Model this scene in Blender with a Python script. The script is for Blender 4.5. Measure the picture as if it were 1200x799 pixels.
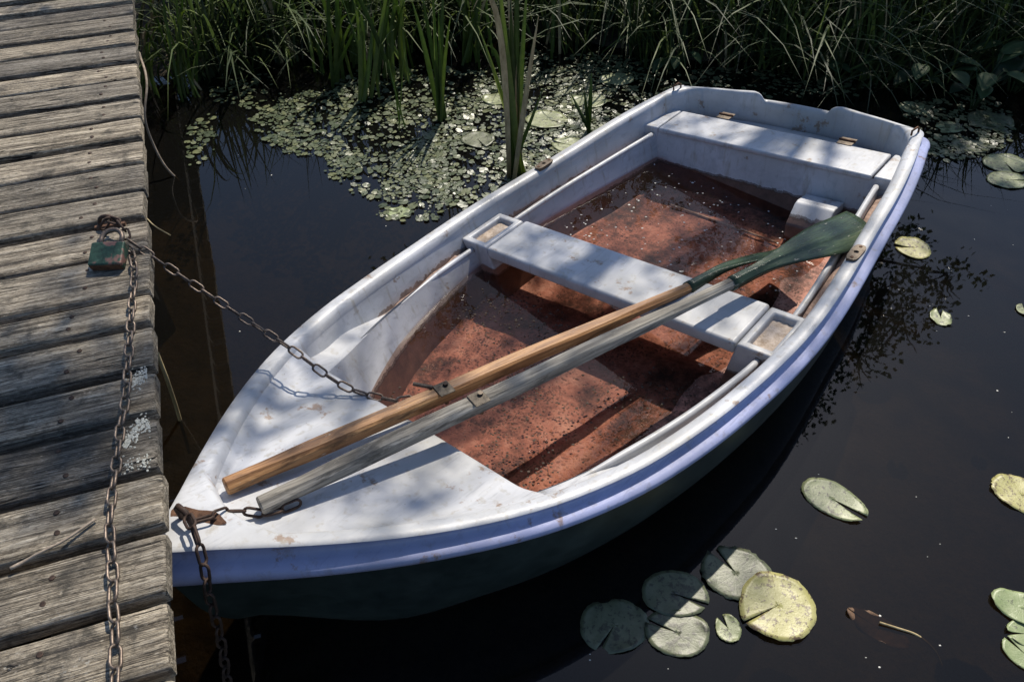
import bpy, bmesh, math, random
import numpy as np
from mathutils import Vector, Matrix, noise
random.seed(7); rng = np.random.default_rng(11)
for o in list(bpy.data.objects): bpy.data.objects.remove(o)
SC = bpy.context.scene; COL = SC.collection
PI = math.pi; rad = math.radians

# ------------------------------------------------------------------ camera
CAM_H, PITCH, ROLL, FPX = 2.135, 44.6186, -0.5904, 907.95
th, ro = rad(PITCH), rad(ROLL)
cf = Vector((0, math.cos(th), -math.sin(th))); cr0 = Vector((1, 0, 0)); cu0 = cr0.cross(cf)
CR = cr0 * math.cos(ro) + cu0 * math.sin(ro); CU = cu0 * math.cos(ro) - cr0 * math.sin(ro); CF = cf
cam = bpy.data.cameras.new('camera'); camo = bpy.data.objects.new('camera', cam); COL.objects.link(camo)
camo.matrix_world = Matrix(((CR.x, CU.x, -CF.x, 0), (CR.y, CU.y, -CF.y, 0), (CR.z, CU.z, -CF.z, CAM_H), (0, 0, 0, 1)))
cam.sensor_width = 36; cam.lens = FPX / 1200 * 36; cam.clip_start = .05; cam.clip_end = 500
SC.camera = camo
# ------------------------------------------------------------------ world, sun, exposure
SUN_AZ, SUN_EL = 20.5, 50.5
wd = bpy.data.worlds.new('World'); SC.world = wd; wd.use_nodes = True
nt = wd.node_tree; nt.nodes.clear()
sky = nt.nodes.new('ShaderNodeTexSky'); sky.sky_type = 'NISHITA'; sky.sun_disc = False
sky.sun_elevation = rad(SUN_EL); sky.sun_rotation = rad(SUN_AZ); sky.air_density = 1.0; sky.dust_density = .8; sky.ozone_density = 4.0
bg = nt.nodes.new('ShaderNodeBackground'); bg.inputs[1].default_value = .115
wo = nt.nodes.new('ShaderNodeOutputWorld'); nt.links.new(sky.outputs[0], bg.inputs[0]); nt.links.new(bg.outputs[0], wo.inputs[0])
sl = bpy.data.lights.new('sun', 'SUN'); sl.energy = 5.0; sl.angle = rad(.53); sl.color = (1, .925, .80)
so = bpy.data.objects.new('sun', sl); COL.objects.link(so)
SUND = Vector((math.sin(rad(SUN_AZ)) * math.cos(rad(SUN_EL)), math.cos(rad(SUN_AZ)) * math.cos(rad(SUN_EL)), math.sin(rad(SUN_EL))))
so.location = SUND * 30; so.rotation_euler = (-SUND).to_track_quat('-Z', 'Y').to_euler()
SC.view_settings.view_transform = 'Standard'; SC.view_settings.look = 'None'; SC.view_settings.exposure = .22; SC.view_settings.gamma = 1
SC.render.engine = 'CYCLES'
try: SC.cycles.max_bounces = 8; SC.cycles.transparent_max_bounces = 16
except Exception: pass

# ------------------------------------------------------------------ pixel helpers (photo pixels, 1200 x 799)
CO = Vector((0, 0, CAM_H))
def ray(px, py): return CF + CR * ((px - 600) / FPX) - CU * ((py - 399.5) / FPX)
def at(px, py, z=0.0):
    d = ray(px, py); return CO + d * ((z - CAM_H) / d.z)
# boat frame: local x = breadth (starboard +), y = along (stern +), z = up in the boat
YAW, HEEL = rad(41.0704), rad(8.1902)
BO = Vector((1.0673, 2.9761, 0))
AX = Vector((math.sin(YAW), math.cos(YAW), 0)); RT = Vector((math.cos(YAW), -math.sin(YAW), 0)); ZV = Vector((0, 0, 1))
BB = RT * math.cos(HEEL) + ZV * math.sin(HEEL); BN = ZV * math.cos(HEEL) - RT * math.sin(HEEL)
def bw(b, s, z): return BO + BB * b + AX * s + BN * z
def onz(px, py, z):
    d = ray(px, py); t = (z - (CO - BO).dot(BN)) / d.dot(BN); p = CO + d * t - BO
    return Vector((p.dot(BB), p.dot(AX), z))
BOATM = Matrix(((BB.x, AX.x, BN.x, BO.x), (BB.y, AX.y, BN.y, BO.y), (BB.z, AX.z, BN.z, BO.z), (0, 0, 0, 1)))

# ------------------------------------------------------------------ materials
class NB:
    def __init__(s, name):
        m = bpy.data.materials.new(name); m.use_nodes = True; s.m = m; s.t = m.node_tree; s.t.nodes.clear()
        s.out = s.n('ShaderNodeOutputMaterial')
    def n(s, typ, **kw):
        n = s.t.nodes.new(typ)
        for k, v in kw.items(): setattr(n, k, v)
        return n
    def put(s, sock, v):
        if v is None: return
        if hasattr(v, 'is_output'): s.t.links.new(v, sock)
        elif isinstance(v, (tuple, list)): sock.default_value = (*v, 1) if (len(v) == 3 and len(sock.default_value) == 4) else v
        else: sock.default_value = v
    def coord(s, kind='Object', scale=(1, 1, 1), loc=(0, 0, 0), rnd=False):
        c = s.n('ShaderNodeTexCoord').outputs[kind]
        if rnd:
            oi = s.n('ShaderNodeObjectInfo'); v = s.n('ShaderNodeVectorMath', operation='SCALE'); v.inputs[0].default_value = (37, 91, 13)
            s.t.links.new(oi.outputs['Random'], v.inputs['Scale'])
            a = s.n('ShaderNodeVectorMath', operation='ADD'); s.t.links.new(c, a.inputs[0]); s.t.links.new(v.outputs[0], a.inputs[1]); c = a.outputs[0]
        mp = s.n('ShaderNodeMapping'); mp.inputs['Scale'].default_value = scale; mp.inputs['Location'].default_value = loc
        s.t.links.new(c, mp.inputs['Vector']); return mp.outputs[0]
    def noise(s, vec, scale=5, detail=5, rough=.6, dist=0):
        n = s.n('ShaderNodeTexNoise'); s.put(n.inputs['Vector'], vec); n.inputs['Scale'].default_value = scale
        n.inputs['Detail'].default_value = detail; n.inputs['Roughness'].default_value = rough; n.inputs['Distortion'].default_value = dist
        return n.outputs['Fac']
    def voro(s, vec, scale=20, feature='F1', out='Distance'):
        n = s.n('ShaderNodeTexVoronoi', feature=feature); s.put(n.inputs['Vector'], vec); n.inputs['Scale'].default_value = scale; return n.outputs[out]
    def ramp(s, fac, stops):
        n = s.n('ShaderNodeValToRGB'); s.put(n.inputs[0], fac); e = n.color_ramp.elements
        while len(e) < len(stops): e.new(.5)
        for el, (p, c) in zip(e, stops): el.position = p; el.color = (*c, 1) if isinstance(c, (tuple, list)) else (c, c, c, 1)
        return n.outputs[0]
    def mix(s, fac, a, b, mode='MIX'):
        n = s.n('ShaderNodeMix', data_type='RGBA', blend_type=mode); s.put(n.inputs[0], fac); s.put(n.inputs[6], a); s.put(n.inputs[7], b); return n.outputs[2]
    def math(s, op, a, b=None, clamp=False):
        n = s.n('ShaderNodeMath', operation=op, use_clamp=clamp); s.put(n.inputs[0], a); s.put(n.inputs[1], b); return n.outputs[0]
    def bump(s, h, strength=.3, dist=.01, normal=None):
        n = s.n('ShaderNodeBump'); s.put(n.inputs['Height'], h); n.inputs['Strength'].default_value = strength; n.inputs['Distance'].default_value = dist
        if normal: s.t.links.new(normal, n.inputs['Normal'])
        return n.outputs[0]
    def sep(s, vec):
        n = s.n('ShaderNodeSeparateXYZ'); s.put(n.inputs[0], vec); return n.outputs
    def bsdf(s, col, rough=.5, normal=None, metal=0, spec=.5, **kw):
        n = s.n('ShaderNodeBsdfPrincipled'); s.put(n.inputs['Base Color'], col); s.put(n.inputs['Roughness'], rough); s.put(n.inputs['Metallic'], metal)
        n.inputs['Specular IOR Level'].default_value = spec
        if normal: s.t.links.new(normal, n.inputs['Normal'])
        for k, v in kw.items(): s.put(n.inputs[k], v)
        return n.outputs[0]
    def shmix(s, fac, a, b):
        n = s.n('ShaderNodeMixShader'); s.put(n.inputs[0], fac); s.t.links.new(a, n.inputs[1]); s.t.links.new(b, n.inputs[2]); return n.outputs[0]
    def done(s, sh): s.t.links.new(sh, s.out.inputs[0]); return s.m

M = {}
def mat_gelcoat(name, base, stain=True, rough=.38):
    b = NB(name); c = b.coord()
    big = b.noise(c, 2.3, 4, .6); fine = b.noise(c, 55, 6, .7); mid = b.noise(b.coord(scale=(9, 3, 9)), 2, 6, .65, .6)
    dirt = tuple(x * y for x, y in zip(base, (.62, .60, .54)))
    col = b.mix(b.ramp(big, [(.35, 0), (.70, .9)]), base, dirt)
    col = b.mix(b.ramp(mid, [(.48, 0), (.72, .8)]), col, tuple(x * .66 for x in base))
    scr = b.noise(b.coord(scale=(70, 6, 20)), 1.2, 3, .6)
    col = b.mix(b.ramp(scr, [(.60, 0), (.70, .5)]), col, tuple(x * .55 for x in base))
    sp = b.ramp(b.voro(c, 34), [(.035, 1), (.06, 0)]); spk = b.math('MULTIPLY', sp, b.ramp(b.noise(c, 4, 2), [(.55, 0), (.62, 1)]))
    col = b.mix(spk, col, (.05, .04, .03))
    rst = b.ramp(b.noise(c, 9, 5, .7), [(.62, 0), (.67, .75)]); col = b.mix(rst, col, (.20, .12, .065))
    drip = b.noise(b.coord(scale=(34, 34, 2.2)), 1, 4, .6); col = b.mix(b.ramp(drip, [(.56, 0), (.70, .65)]), col, tuple(x * y for x, y in zip(base, (.60, .54, .43))))
    if stain:
        z = b.sep(b.coord())[2]; x = b.sep(b.coord())[0]
        wob = b.math('MULTIPLY', b.math('SUBTRACT', b.noise(c, 26, 5, .7), .5), .035)
        zz = b.math('ADD', z, wob)
        st = b.math('LESS_THAN', zz, .118)
        inb = b.math('LESS_THAN', b.math('ABSOLUTE', x), .655)
        st = b.math('MULTIPLY', st, inb)
        mud = b.ramp(b.noise(c, 18, 6, .7), [(.3, (.075, .045, .035)), (.6, (.15, .088, .066)), (.8, (.22, .15, .11))])
        edge = b.math('MULTIPLY', b.math('LESS_THAN', b.math('ABSOLUTE', b.math('SUBTRACT', zz, .12)), .007), inb)
        col = b.mix(st, col, mud); col = b.mix(b.math('MULTIPLY', edge, .75), col, (.06, .04, .03))
        tr_ = b.math('MULTIPLY', b.math('LESS_THAN', b.math('ADD', z, b.math('MULTIPLY', b.math('SUBTRACT', b.noise(c, 14, 5, .7), .5), .09)), .222), b.math('GREATER_THAN', b.math('ABSOLUTE', x), .634))
        col = b.mix(b.math('MULTIPLY', tr_, .8), col, b.ramp(b.noise(c, 30, 5, .7), [(.35, (.085, .055, .042)), (.65, (.27, .19, .15))]))
    nrm = b.bump(b.math('ADD', fine, b.math('MULTIPLY', mid, 1.5)), .12, .004)
    r = b.ramp(fine, [(.3, rough - .06), (.8, rough + .2)])
    M[name] = b.done(b.bsdf(col, r, nrm, spec=.45))
mat_gelcoat('gelcoat', (.50, .51, .54))
mat_gelcoat('gelcoat_rail', (.36, .39, .60), stain=False, rough=.3)

def mat_simple(name, c1, c2, scale=12, rough=.6, bump=.2, metal=0, bdist=.004, stretch=(1, 1, 1), spec=.4, rnd=False):
    b = NB(name); c = b.coord(scale=stretch, rnd=rnd); n1 = b.noise(c, scale, 6, .65); n2 = b.noise(c, scale * 5, 4, .6)
    col = b.ramp(b.math('ADD', b.math('MULTIPLY', n1, .7), b.math('MULTIPLY', n2, .3)), [(.36, c1), (.64, c2)])
    M[name] = b.done(b.bsdf(col, rough, b.bump(b.math('ADD', n1, b.math('MULTIPLY', n2, .5)), bump, bdist), metal, spec))
mat_simple('hull_green', (.009, .015, .014), (.028, .040, .037), 6, .38, .15)
mat_simple('rust', (.045, .022, .014), (.16, .085, .05), 60, .75, .5, .45, .002)
mat_simple('chain_steel', (.05, .036, .029), (.24, .19, .155), 45, .5, .4, .75, .0015)
mat_simple('chain_dark', (.018, .012, .010), (.075, .045, .032), 55, .7, .5, .35, .0015)
mat_simple('plate_metal', (.06, .045, .035), (.16, .13, .10), 50, .55, .3, .6, .002)
mat_simple('strap_metal', (.022, .018, .014), (.11, .092, .072), 60, .6, .4, .5, .002)
mat_simple('steel', (.30, .29, .27), (.55, .53, .50), 60, .35, .2, .9, .001)
mat_simple('sediment', (.13, .085, .068), (.40, .28, .225), 40, .85, .5, 0, .004)
mat_simple('cup_sediment', (.30, .22, .15), (.62, .52, .43), 32, .85, .5, 0, .004)
mat_simple('mud', (.012, .009, .006), (.045, .034, .022), 6, .9, .4, 0, .03)
mat_simple('bank_soil', (.022, .018, .011), (.075, .058, .036), 9, .95, .6, 0, .04)
mat_simple('bark', (.04, .03, .022), (.14, .11, .085), 14, .9, .7, 0, .02, (1, 1, .25))
mat_simple('old_beam', (.03, .026, .02), (.10, .088, .07), 10, .85, .5, 0, .006, (1, 1, 1))
mat_simple('dead_stalk', (.20, .15, .07), (.46, .36, .19), 25, .7, .2, 0, .002, (1, 1, .3))
mat_simple('dead_debris', (.12, .085, .06), (.38, .29, .21), 30, .8, .3, 0, .002)
mat_simple('twig', (.14, .11, .085), (.34, .28, .22), 40, .8, .3, 0, .002)
mat_simple('lichen', (.22, .225, .20), (.50, .51, .47), 120, .95, .6, 0, .003)
mat_simple('lichen_crust', (.055, .05, .03), (.17, .145, .085), 110, .95, .6, 0, .003)
mat_simple('speck', (.5, .48, .42), (.8, .78, .72), 90, .5, .1)
mat_simple('dark_speck', (.02, .014, .01), (.10, .07, .05), 90, .8, .1)
mat_simple('brown_leaf', (.05, .026, .014), (.17, .095, .05), 45, .7, .3, 0, .003)

def mat_floor():
    b = NB('boat_floor'); c = b.coord()
    n1 = b.noise(c, 2.6, 6, .66, .5); n2 = b.noise(c, 26, 6, .7); dw = b.n('ShaderNodeVectorMath', operation='ADD'); b.put(dw.inputs[0], c); nz = b.n('ShaderNodeTexNoise'); nz.inputs['Scale'].default_value = 20; b.put(nz.inputs['Vector'], c); scl = b.n('ShaderNodeVectorMath', operation='SCALE'); b.put(scl.inputs[0], nz.outputs['Color']); scl.inputs['Scale'].default_value = .06; b.put(dw.inputs[1], scl.outputs[0]); v = b.voro(dw.outputs[0], 70); v2 = b.voro(dw.outputs[0], 120)
    col = b.ramp(b.math('ADD', b.math('MULTIPLY', n1, .68), b.math('MULTIPLY', n2, .32)), [(.37, (.035, .024, .020)), (.44, (.15, .070, .052)), (.52, (.41, .190, .140)), (.66, (.64, .40, .32))])  # darkest blotches put floor shade into the silt colour
    sel = b.ramp(b.noise(c, 7, 3, .6), [(.36, 0), (.56, 1)])
    col = b.mix(b.math('MULTIPLY', b.ramp(v, [(.24, .85), (.44, 0)]), sel), col, (.05, .03, .022))
    col = b.mix(b.math('MULTIPLY', b.ramp(v2, [(.16, .8), (.26, 0)]), b.ramp(b.noise(c, 12, 2), [(.5, 0), (.6, 1)])), col, (.55, .40, .32))
    M['boat_floor'] = b.done(b.bsdf(col, .72, b.bump(b.math('ADD', n2, b.math('MULTIPLY', v, .6)), .5, .008), spec=.3))
mat_floor()

def mat_wood():
    # weathered plank: grain runs along local x
    b = NB('plank_wood'); c = b.coord(rnd=True)
    def st(sx, sy): return b.coord(scale=(sx, sy, sy), rnd=True)
    warp = b.noise(b.coord(scale=(1.2, 5, 5), rnd=True), 1.5, 3, .5)
    g1 = b.noise(st(2.2, 60), 1, 7, .72, .9); g2 = b.noise(st(9, 330), 1, 5, .75, .4); g3 = b.noise(st(1.1, 26), 1, 4, .6, 1.4)
    big = b.noise(c, 5, 5, .6)
    f = b.math('ADD', b.math('MULTIPLY', g1, .36), b.math('ADD', b.math('MULTIPLY', g2, .44), b.math('MULTIPLY', g3, .20)))
    col = b.ramp(f, [(.38, (.022, .019, .016)), (.44, (.115, .098, .078)), (.50, (.34, .298, .236)), (.56, (.60, .54, .445)), (.66, (.86, .80, .69))])
    spk = b.noise(b.coord(scale=(60, 160, 160), rnd=True), 1, 3, .7)
    col = b.mix(b.ramp(spk, [(.38, .5), (.48, 0)]), col, (.05, .042, .034)); col = b.mix(b.ramp(spk, [(.60, 0), (.70, .6)]), col, (.72, .67, .58))
    ck = b.math('ABSOLUTE', b.math('SUBTRACT', b.noise(st(1.3, 34), 1, 2, .5, .6), .5)); crack = b.math('MULTIPLY', b.ramp(ck, [(.004, 1), (.012, 0)]), b.ramp(b.noise(c, 4, 2), [(.45, 0), (.55, 1)]))
    col = b.mix(crack, col, (.012, .010, .008))
    oi = b.n('ShaderNodeObjectInfo'); 
    tint = b.ramp(oi.outputs['Random'], [(0, (.50, .50, .51)), (.3, (1.1, 1.05, .97)), (.55, (.68, .67, .66)), (.8, (1.1, 1.05, .98)), (1, (.8, .78, .76))])
    col = b.mix(1, col, tint, 'MULTIPLY')
    col = b.mix(b.ramp(big, [(.50, 0), (.70, .8)]), col, b.mix(.62, col, (.05, .047, .048)))
    blot = b.ramp(b.noise(c, 11, 6, .72), [(.54, 0), (.66, .8)]); col = b.mix(blot, col, (.055, .05, .042))
    lich = b.math('MULTIPLY', b.ramp(b.noise(c, 90, 4, .7), [(.58, 0), (.66, 1)]), b.ramp(b.noise(c, 6, 3, .6), [(.56, 0), (.70, .6)]))
    col = b.mix(lich, col, (.50, .49, .45))
    h = b.math('ADD', b.math('SUBTRACT', g1, b.math('MULTIPLY', crack, .8)), b.math('ADD', b.math('MULTIPLY', g2, .55), b.math('MULTIPLY', g3, .8)))
    M['plank_wood'] = b.done(b.bsdf(col, .82, b.bump(h, 1.0, .012), spec=.25))
mat_wood()

def mat_oar(name, stops, rough):
    b = NB(name); g1 = b.noise(b.coord(scale=(2, 45, 45)), 1, 6, .7, .6); g2 = b.noise(b.coord(scale=(1.2, 6, 6)), 2.2, 4, .6)
    g3 = b.noise(b.coord(scale=(6, 190, 190)), 1, 4, .7)
    f = b.math('ADD', b.math('MULTIPLY', g1, .42), b.math('ADD', b.math('MULTIPLY', g2, .33), b.math('MULTIPLY', g3, .25)))
    col = b.ramp(f, stops)
    wear = b.noise(b.coord(scale=(5, 22, 22)), 1, 6, .7, .5); col = b.mix(b.ramp(wear, [(.52, 0), (.64, .8)]), col, tuple(x * .45 for x in stops[1][1]))
    nick = b.noise(b.coord(scale=(16, 60, 60)), 1, 4, .7); col = b.mix(b.ramp(nick, [(.64, 0), (.70, .6)]), col, (.42, .38, .31))
    M[name] = b.done(b.bsdf(col, rough, b.bump(b.math('ADD', g1, b.math('MULTIPLY', g3, .6)), .5, .004), spec=.35))
mat_oar('oar_brown', [(.36, (.035, .020, .012)), (.45, (.17, .078, .032)), (.54, (.36, .185, .075)), (.66, (.52, .32, .15))], .5)
mat_oar('oar_gray', [(.36, (.03, .026, .022)), (.45, (.12, .108, .092)), (.54, (.26, .238, .20)), (.66, (.50, .465, .41))], .75)
mat_oar('oar_green', [(.36, (.010, .017, .009)), (.5, (.028, .048, .025)), (.60, (.055, .082, .040)), (.67, (.19, .18, .12))], .25)
def mat_padlock():
    b = NB('padlock_green'); c = b.coord(); n = b.noise(c, 60, 5, .7); n2 = b.noise(c, 24, 4, .6)
    col = b.ramp(n, [(.35, (.012, .030, .022)), (.6, (.030, .075, .050)), (.75, (.08, .13, .10))])
    col = b.mix(b.ramp(n2, [(.55, 0), (.62, 1)]), col, (.20, .105, .085))
    M['padlock_green'] = b.done(b.bsdf(col, .5, b.bump(n, .3, .002), .3))
mat_padlock()

def mat_leaf(name, stops, attr=True, trans=.35, rough=.4, scale=30, spec=.5):
    b = NB(name); c = b.coord(); n = b.noise(c, scale, 4, .6)
    if attr:
        a = b.n('ShaderNodeAttribute', attribute_name='tone'); f = b.math('ADD', b.math('MULTIPLY', a.outputs['Fac'], .75), b.math('MULTIPLY', n, .25))
    else:
        oi = b.n('ShaderNodeObjectInfo'); f = b.math('ADD', b.math('MULTIPLY', oi.outputs['Random'], .55), b.math('MULTIPLY', n, .45))
    col = b.ramp(f, stops); sh = b.bsdf(col, rough, b.bump(n, .15, .003), spec=spec)
    t = b.n('ShaderNodeBsdfTranslucent'); b.put(t.inputs[0], b.mix(.5, col, (.25, .32, .05), 'MIX') if False else col)
    M[name] = b.done(b.shmix(trans, sh, t.outputs[0]))
mat_leaf('grass_blade', [(.1, (.022, .034, .010)), (.5, (.055, .088, .022)), (.85, (.115, .155, .040)), (.97, (.22, .21, .09))], rough=.55, trans=.42)
mat_leaf('straw', [(.1, (.05, .042, .025)), (.6, (.12, .10, .06)), (.95, (.24, .20, .12))], trans=.25)
mat_leaf('reed_leaf', [(.2, (.070, .110, .028)), (.5, (.135, .205, .050)), (.8, (.26, .32, .085))], attr=False, trans=.6, rough=.38)
mat_leaf('broad_leaf', [(.2, (.014, .030, .012)), (.5, (.030, .058, .020)), (.8, (.06, .10, .035))], attr=False, trans=.35, rough=.6, spec=.3)
mat_leaf('tree_leaf', [(.1, (.020, .038, .012)), (.5, (.045, .080, .022)), (.9, (.09, .13, .035))], trans=.3)
mat_leaf('carpet_leaf', [(.1, (.040, .056, .026)), (.5, (.080, .10, .048)), (.9, (.16, .17, .08))], attr=True, trans=.12, rough=.36, spec=.6)
mat_leaf('carpet_leaf_single', [(.2, (.040, .056, .026)), (.5, (.080, .10, .048)), (.8, (.16, .17, .08))], attr=False, trans=.12, rough=.36, spec=.6)

def mat_pad(name, base, alt, spots, holes=.62):
    b = NB(name); c = b.coord(rnd=False); cr = b.coord(rnd=True)
    xy = b.sep(c); ang = b.math('ARCTAN2', xy[1], xy[0])
    wv = b.math('POWER', b.math('ABSOLUTE', b.math('COSINE', b.math('MULTIPLY', ang, 8.5))), 26)
    n = b.noise(cr, 14, 5, .65); n2 = b.noise(cr, 60, 5, .72)
    col = b.mix(b.ramp(n, [(.35, 0), (.65, 1)]), base, alt)
    col = b.mix(b.math('MULTIPLY', wv, .05), col, tuple(min(1, x * 1.5) for x in base))
    col = b.mix(b.ramp(n2, [(holes - .04, 0), (holes + .02, .9)]), col, spots)
    col = b.mix(b.math('MULTIPLY', b.ramp(b.noise(cr, 7, 3, .6), [(.58, 0), (.66, .8)]), b.ramp(n2, [(.45, 0), (.5, 1)])), col, tuple(x * 1.3 for x in spots))
    M[name] = b.done(b.bsdf(col, .42, b.bump(b.math('ADD', n2, b.math('MULTIPLY', wv, -.08)), .4, .003), spec=.5))
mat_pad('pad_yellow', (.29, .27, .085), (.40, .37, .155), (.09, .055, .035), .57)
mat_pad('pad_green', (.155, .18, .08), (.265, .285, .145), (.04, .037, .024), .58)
mat_pad('pad_dull_shaded', (.075, .086, .045), (.13, .14, .078), (.03, .03, .02), .58)  # dull green of its own, deepened to put boat shade into the colour
mat_pad('pad_fresh', (.17, .22, .09), (.25, .29, .14), (.05, .06, .03), .62)

def mat_water(name, tint, bump, scale, silt, cloud, ior=1.33):
    b = NB(name); c = b.coord('Object', scale=(1, 1, 1))
    n = b.noise(c, scale, 3, .5); nr = b.bump(n, bump, .01)
    f = b.n('ShaderNodeFresnel'); f.inputs[0].default_value = ior; b.t.links.new(nr, f.inputs['Normal'])
    tr = b.n('ShaderNodeBsdfTransparent'); b.put(tr.inputs[0], tint)
    gl = b.n('ShaderNodeBsdfGlossy'); gl.inputs['Roughness'].default_value = .015; b.t.links.new(nr, gl.inputs['Normal'])
    df = b.n('ShaderNodeBsdfDiffuse'); b.put(df.inputs[0], silt)          # silt held in the water
    body = b.shmix(cloud, tr.outputs[0], df.outputs[0])
    M[name] = b.done(b.shmix(f.outputs[0], body, gl.outputs[0]))
mat_water('pond', (.27, .225, .16), .03, 3.0, (.050, .049, .045), .07, 1.42)
mat_water('bilge', (.79, .69, .63), .05, 9.0, (.10, .07, .055), .05)

# ------------------------------------------------------------------ mesh helpers
def tag(o, label=None, cat=None, group=None, kind=None):
    if label: o['label'] = label
    if cat: o['category'] = cat
    if group: o['group'] = group
    if kind: o['kind'] = kind
    return o
def empty(name, loc=(0, 0, 0), mat=None):
    o = bpy.data.objects.new(name, None); COL.objects.link(o); o.empty_display_size = .1
    if mat is not None: o.matrix_world = mat
    else: o.location = loc
    return o
def link(name, me, mat, parent=None):
    o = bpy.data.objects.new(name, me); COL.objects.link(o)
    if mat and not me.materials: me.materials.append(M[mat])
    if parent: o.parent = parent
    return o
class MB:
    def __init__(s): s.v = []; s.f = []; s.tone = []
    def add(s, vs, fs):
        k = len(s.v); s.v += [tuple(v) for v in vs]; s.f += [tuple(i + k for i in f) for f in fs]; return k
    def grid(s, rows, close=False, flip=False):
        n = len(rows[0]); vs = [p for r in rows for p in r]; fs = []
        for i in range(len(rows) - 1):
            for j in range(n - 1 + (1 if close else 0)):
                a, b_, c_, d = i * n + j, i * n + (j + 1) % n, (i + 1) * n + (j + 1) % n, (i + 1) * n + j
                fs.append((a, d, c_, b_) if flip else (a, b_, c_, d))
        return s.add(vs, fs)
    def box(s, x0, x1, y0, y1, z0, z1):
        s.add([(x0, y0, z0), (x1, y0, z0), (x1, y1, z0), (x0, y1, z0), (x0, y0, z1), (x1, y0, z1), (x1, y1, z1), (x0, y1, z1)],
              [(0, 3, 2, 1), (4, 5, 6, 7), (0, 1, 5, 4), (1, 2, 6, 5), (2, 3, 7, 6), (3, 0, 4, 7)])
    def tube(s, pts, r, n=8, caps=True):
        pts = [Vector(p) for p in pts]; rs = r if isinstance(r, (list, tuple)) else [r] * len(pts); rows = []
        up = Vector((0, 0, 1)); T = (pts[1] - pts[0]).normalized()
        if abs(T.dot(up)) > .95: up = Vector((1, 0, 0))
        u = T.cross(up).normalized()
        for i, p in enumerate(pts):
            T = (pts[min(i + 1, len(pts) - 1)] - pts[max(i - 1, 0)]).normalized()
            u = (u - T * u.dot(T)).normalized(); v = T.cross(u)
            rows.append([p + (u * math.cos(2 * PI * k / n) + v * math.sin(2 * PI * k / n)) * rs[i] for k in range(n)])
        k0 = s.grid(rows, close=True)
        if caps:
            s.f.append(tuple(k0 + k for k in range(n))[::-1]); s.f.append(tuple(k0 + (len(rows) - 1) * n + k for k in range(n)))
    def mesh(s, name, smooth=False, fix=True):
        me = bpy.data.meshes.new(name); me.from_pydata([tuple(v) for v in s.v], [], s.f); me.update()
        if fix:
            bm = bmesh.new(); bm.from_mesh(me); bmesh.ops.recalc_face_normals(bm, faces=bm.faces); bm.to_mesh(me); bm.free()
        if smooth: me.polygons.foreach_set('use_smooth', [True] * len(me.polygons))
        return me
    def build(s, name, mat, parent=None, smooth=False, bevel=0, seg=2, sharp=None, fix=True, solid=0):
        o = link(name, s.mesh(name, smooth, fix), mat, parent)
        if solid: m = o.modifiers.new('solid', 'SOLIDIFY'); m.thickness = solid; m.offset = -1
        if bevel:
            m = o.modifiers.new('bevel', 'BEVEL'); m.width = bevel; m.segments = seg; m.limit_method = 'ANGLE'; m.angle_limit = rad(40)
            o.data.polygons.foreach_set('use_smooth', [True] * len(o.data.polygons))
            w_ = o.modifiers.new('wn', 'WEIGHTED_NORMAL')
        return o
def herm(xs, ys, x):
    xs = np.asarray(xs, float); ys = np.asarray(ys, float); x = np.clip(x, xs[0], xs[-1])
    m = np.gradient(ys, xs); i = int(np.clip(np.searchsorted(xs, x) - 1, 0, len(xs) - 2)); h = xs[i + 1] - xs[i]; t = (x - xs[i]) / h
    return float((2 * t**3 - 3 * t**2 + 1) * ys[i] + (t**3 - 2 * t**2 + t) * h * m[i] + (-2 * t**3 + 3 * t**2) * ys[i + 1] + (t**3 - t**2) * h * m[i + 1])
def sm(a, b, x):
    t = min(1, max(0, (x - a) / (b - a))); return t * t * (3 - 2 * t)
def lin(a, b, n): return [a + (b - a) * i / (n - 1) for i in range(n)]
def fbm(x, y, z=0.0, s=1.0): return noise.noise(Vector((x * s, y * s, z)))

# ================================================================== boat shape functions
SB = [-2.80, -2.77, -2.70, -2.55, -2.4, -2.25, -2.1, -1.95, -1.8, -1.65, -1.5, -1.35, -1.2, -1.05, -.9, -.75, -.6, -.45, -.3, -.15, 0, .15, .3, .45]
HBv = [.006, .034, .095, .236, .366, .475, .562, .626, .674, .706, .730, .747, .760, .767, .766, .757, .743, .727, .712, .698, .680, .656, .626, .590]
_pz = np.polyfit([-2.7, -2.55, -2.4, -2.25, -2.1, -1.95, -1.8, -1.65, -1.5, -1.35, -1.2, -1.05, -.9, -.75, -.6, -.45, -.3, -.15, 0, .15, .3],
                 [.556, .512, .48, .451, .42, .399, .374, .362, .351, .342, .333, .32, .319, .32, .33, .34, .346, .35, .356, .366, .371], 4)
def HB(s): return herm(SB, HBv, s)
def HZ(s): return float(np.polyval(_pz, min(s, .42)))
CS = [-2.06, -1.9, -1.7, -1.5, -1.3, -1.1, -.9, -.7, -.5, -.3, -.1, .1, .16]
CB = [.425, .484, .544, .589, .619, .637, .637, .626, .607, .584, .560, .538, .532]
CZ = [.318, .288, .270, .253, .237, .222, .222, .228, .237, .243, .249, .252, .252]
def CMB(s): return herm(CS, CB, s)
def CMZ(s): return herm(CS, CZ, s)
RIM = .050
def tr_s(b): return .425 + .095 * (1 - (b / .58) ** 2)           # transom plan curve
def tr_z(b):
    a = abs(b); z = .372
    return z - .030 * (1 - sm(.172, .212, a)) + .004 * sm(.19, .215, a) * (1 - sm(.215, .33, a))
def keel(s): return -.19 + .06 * sm(-1.9, -2.8, s) + .30 * sm(-2.25, -2.82, s) ** 2 + .03 * sm(-.4, .5, s)
RB = lambda s: .075 + .03 * sm(-2.2, -2.75, s)                   # depth of the rail band
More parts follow.
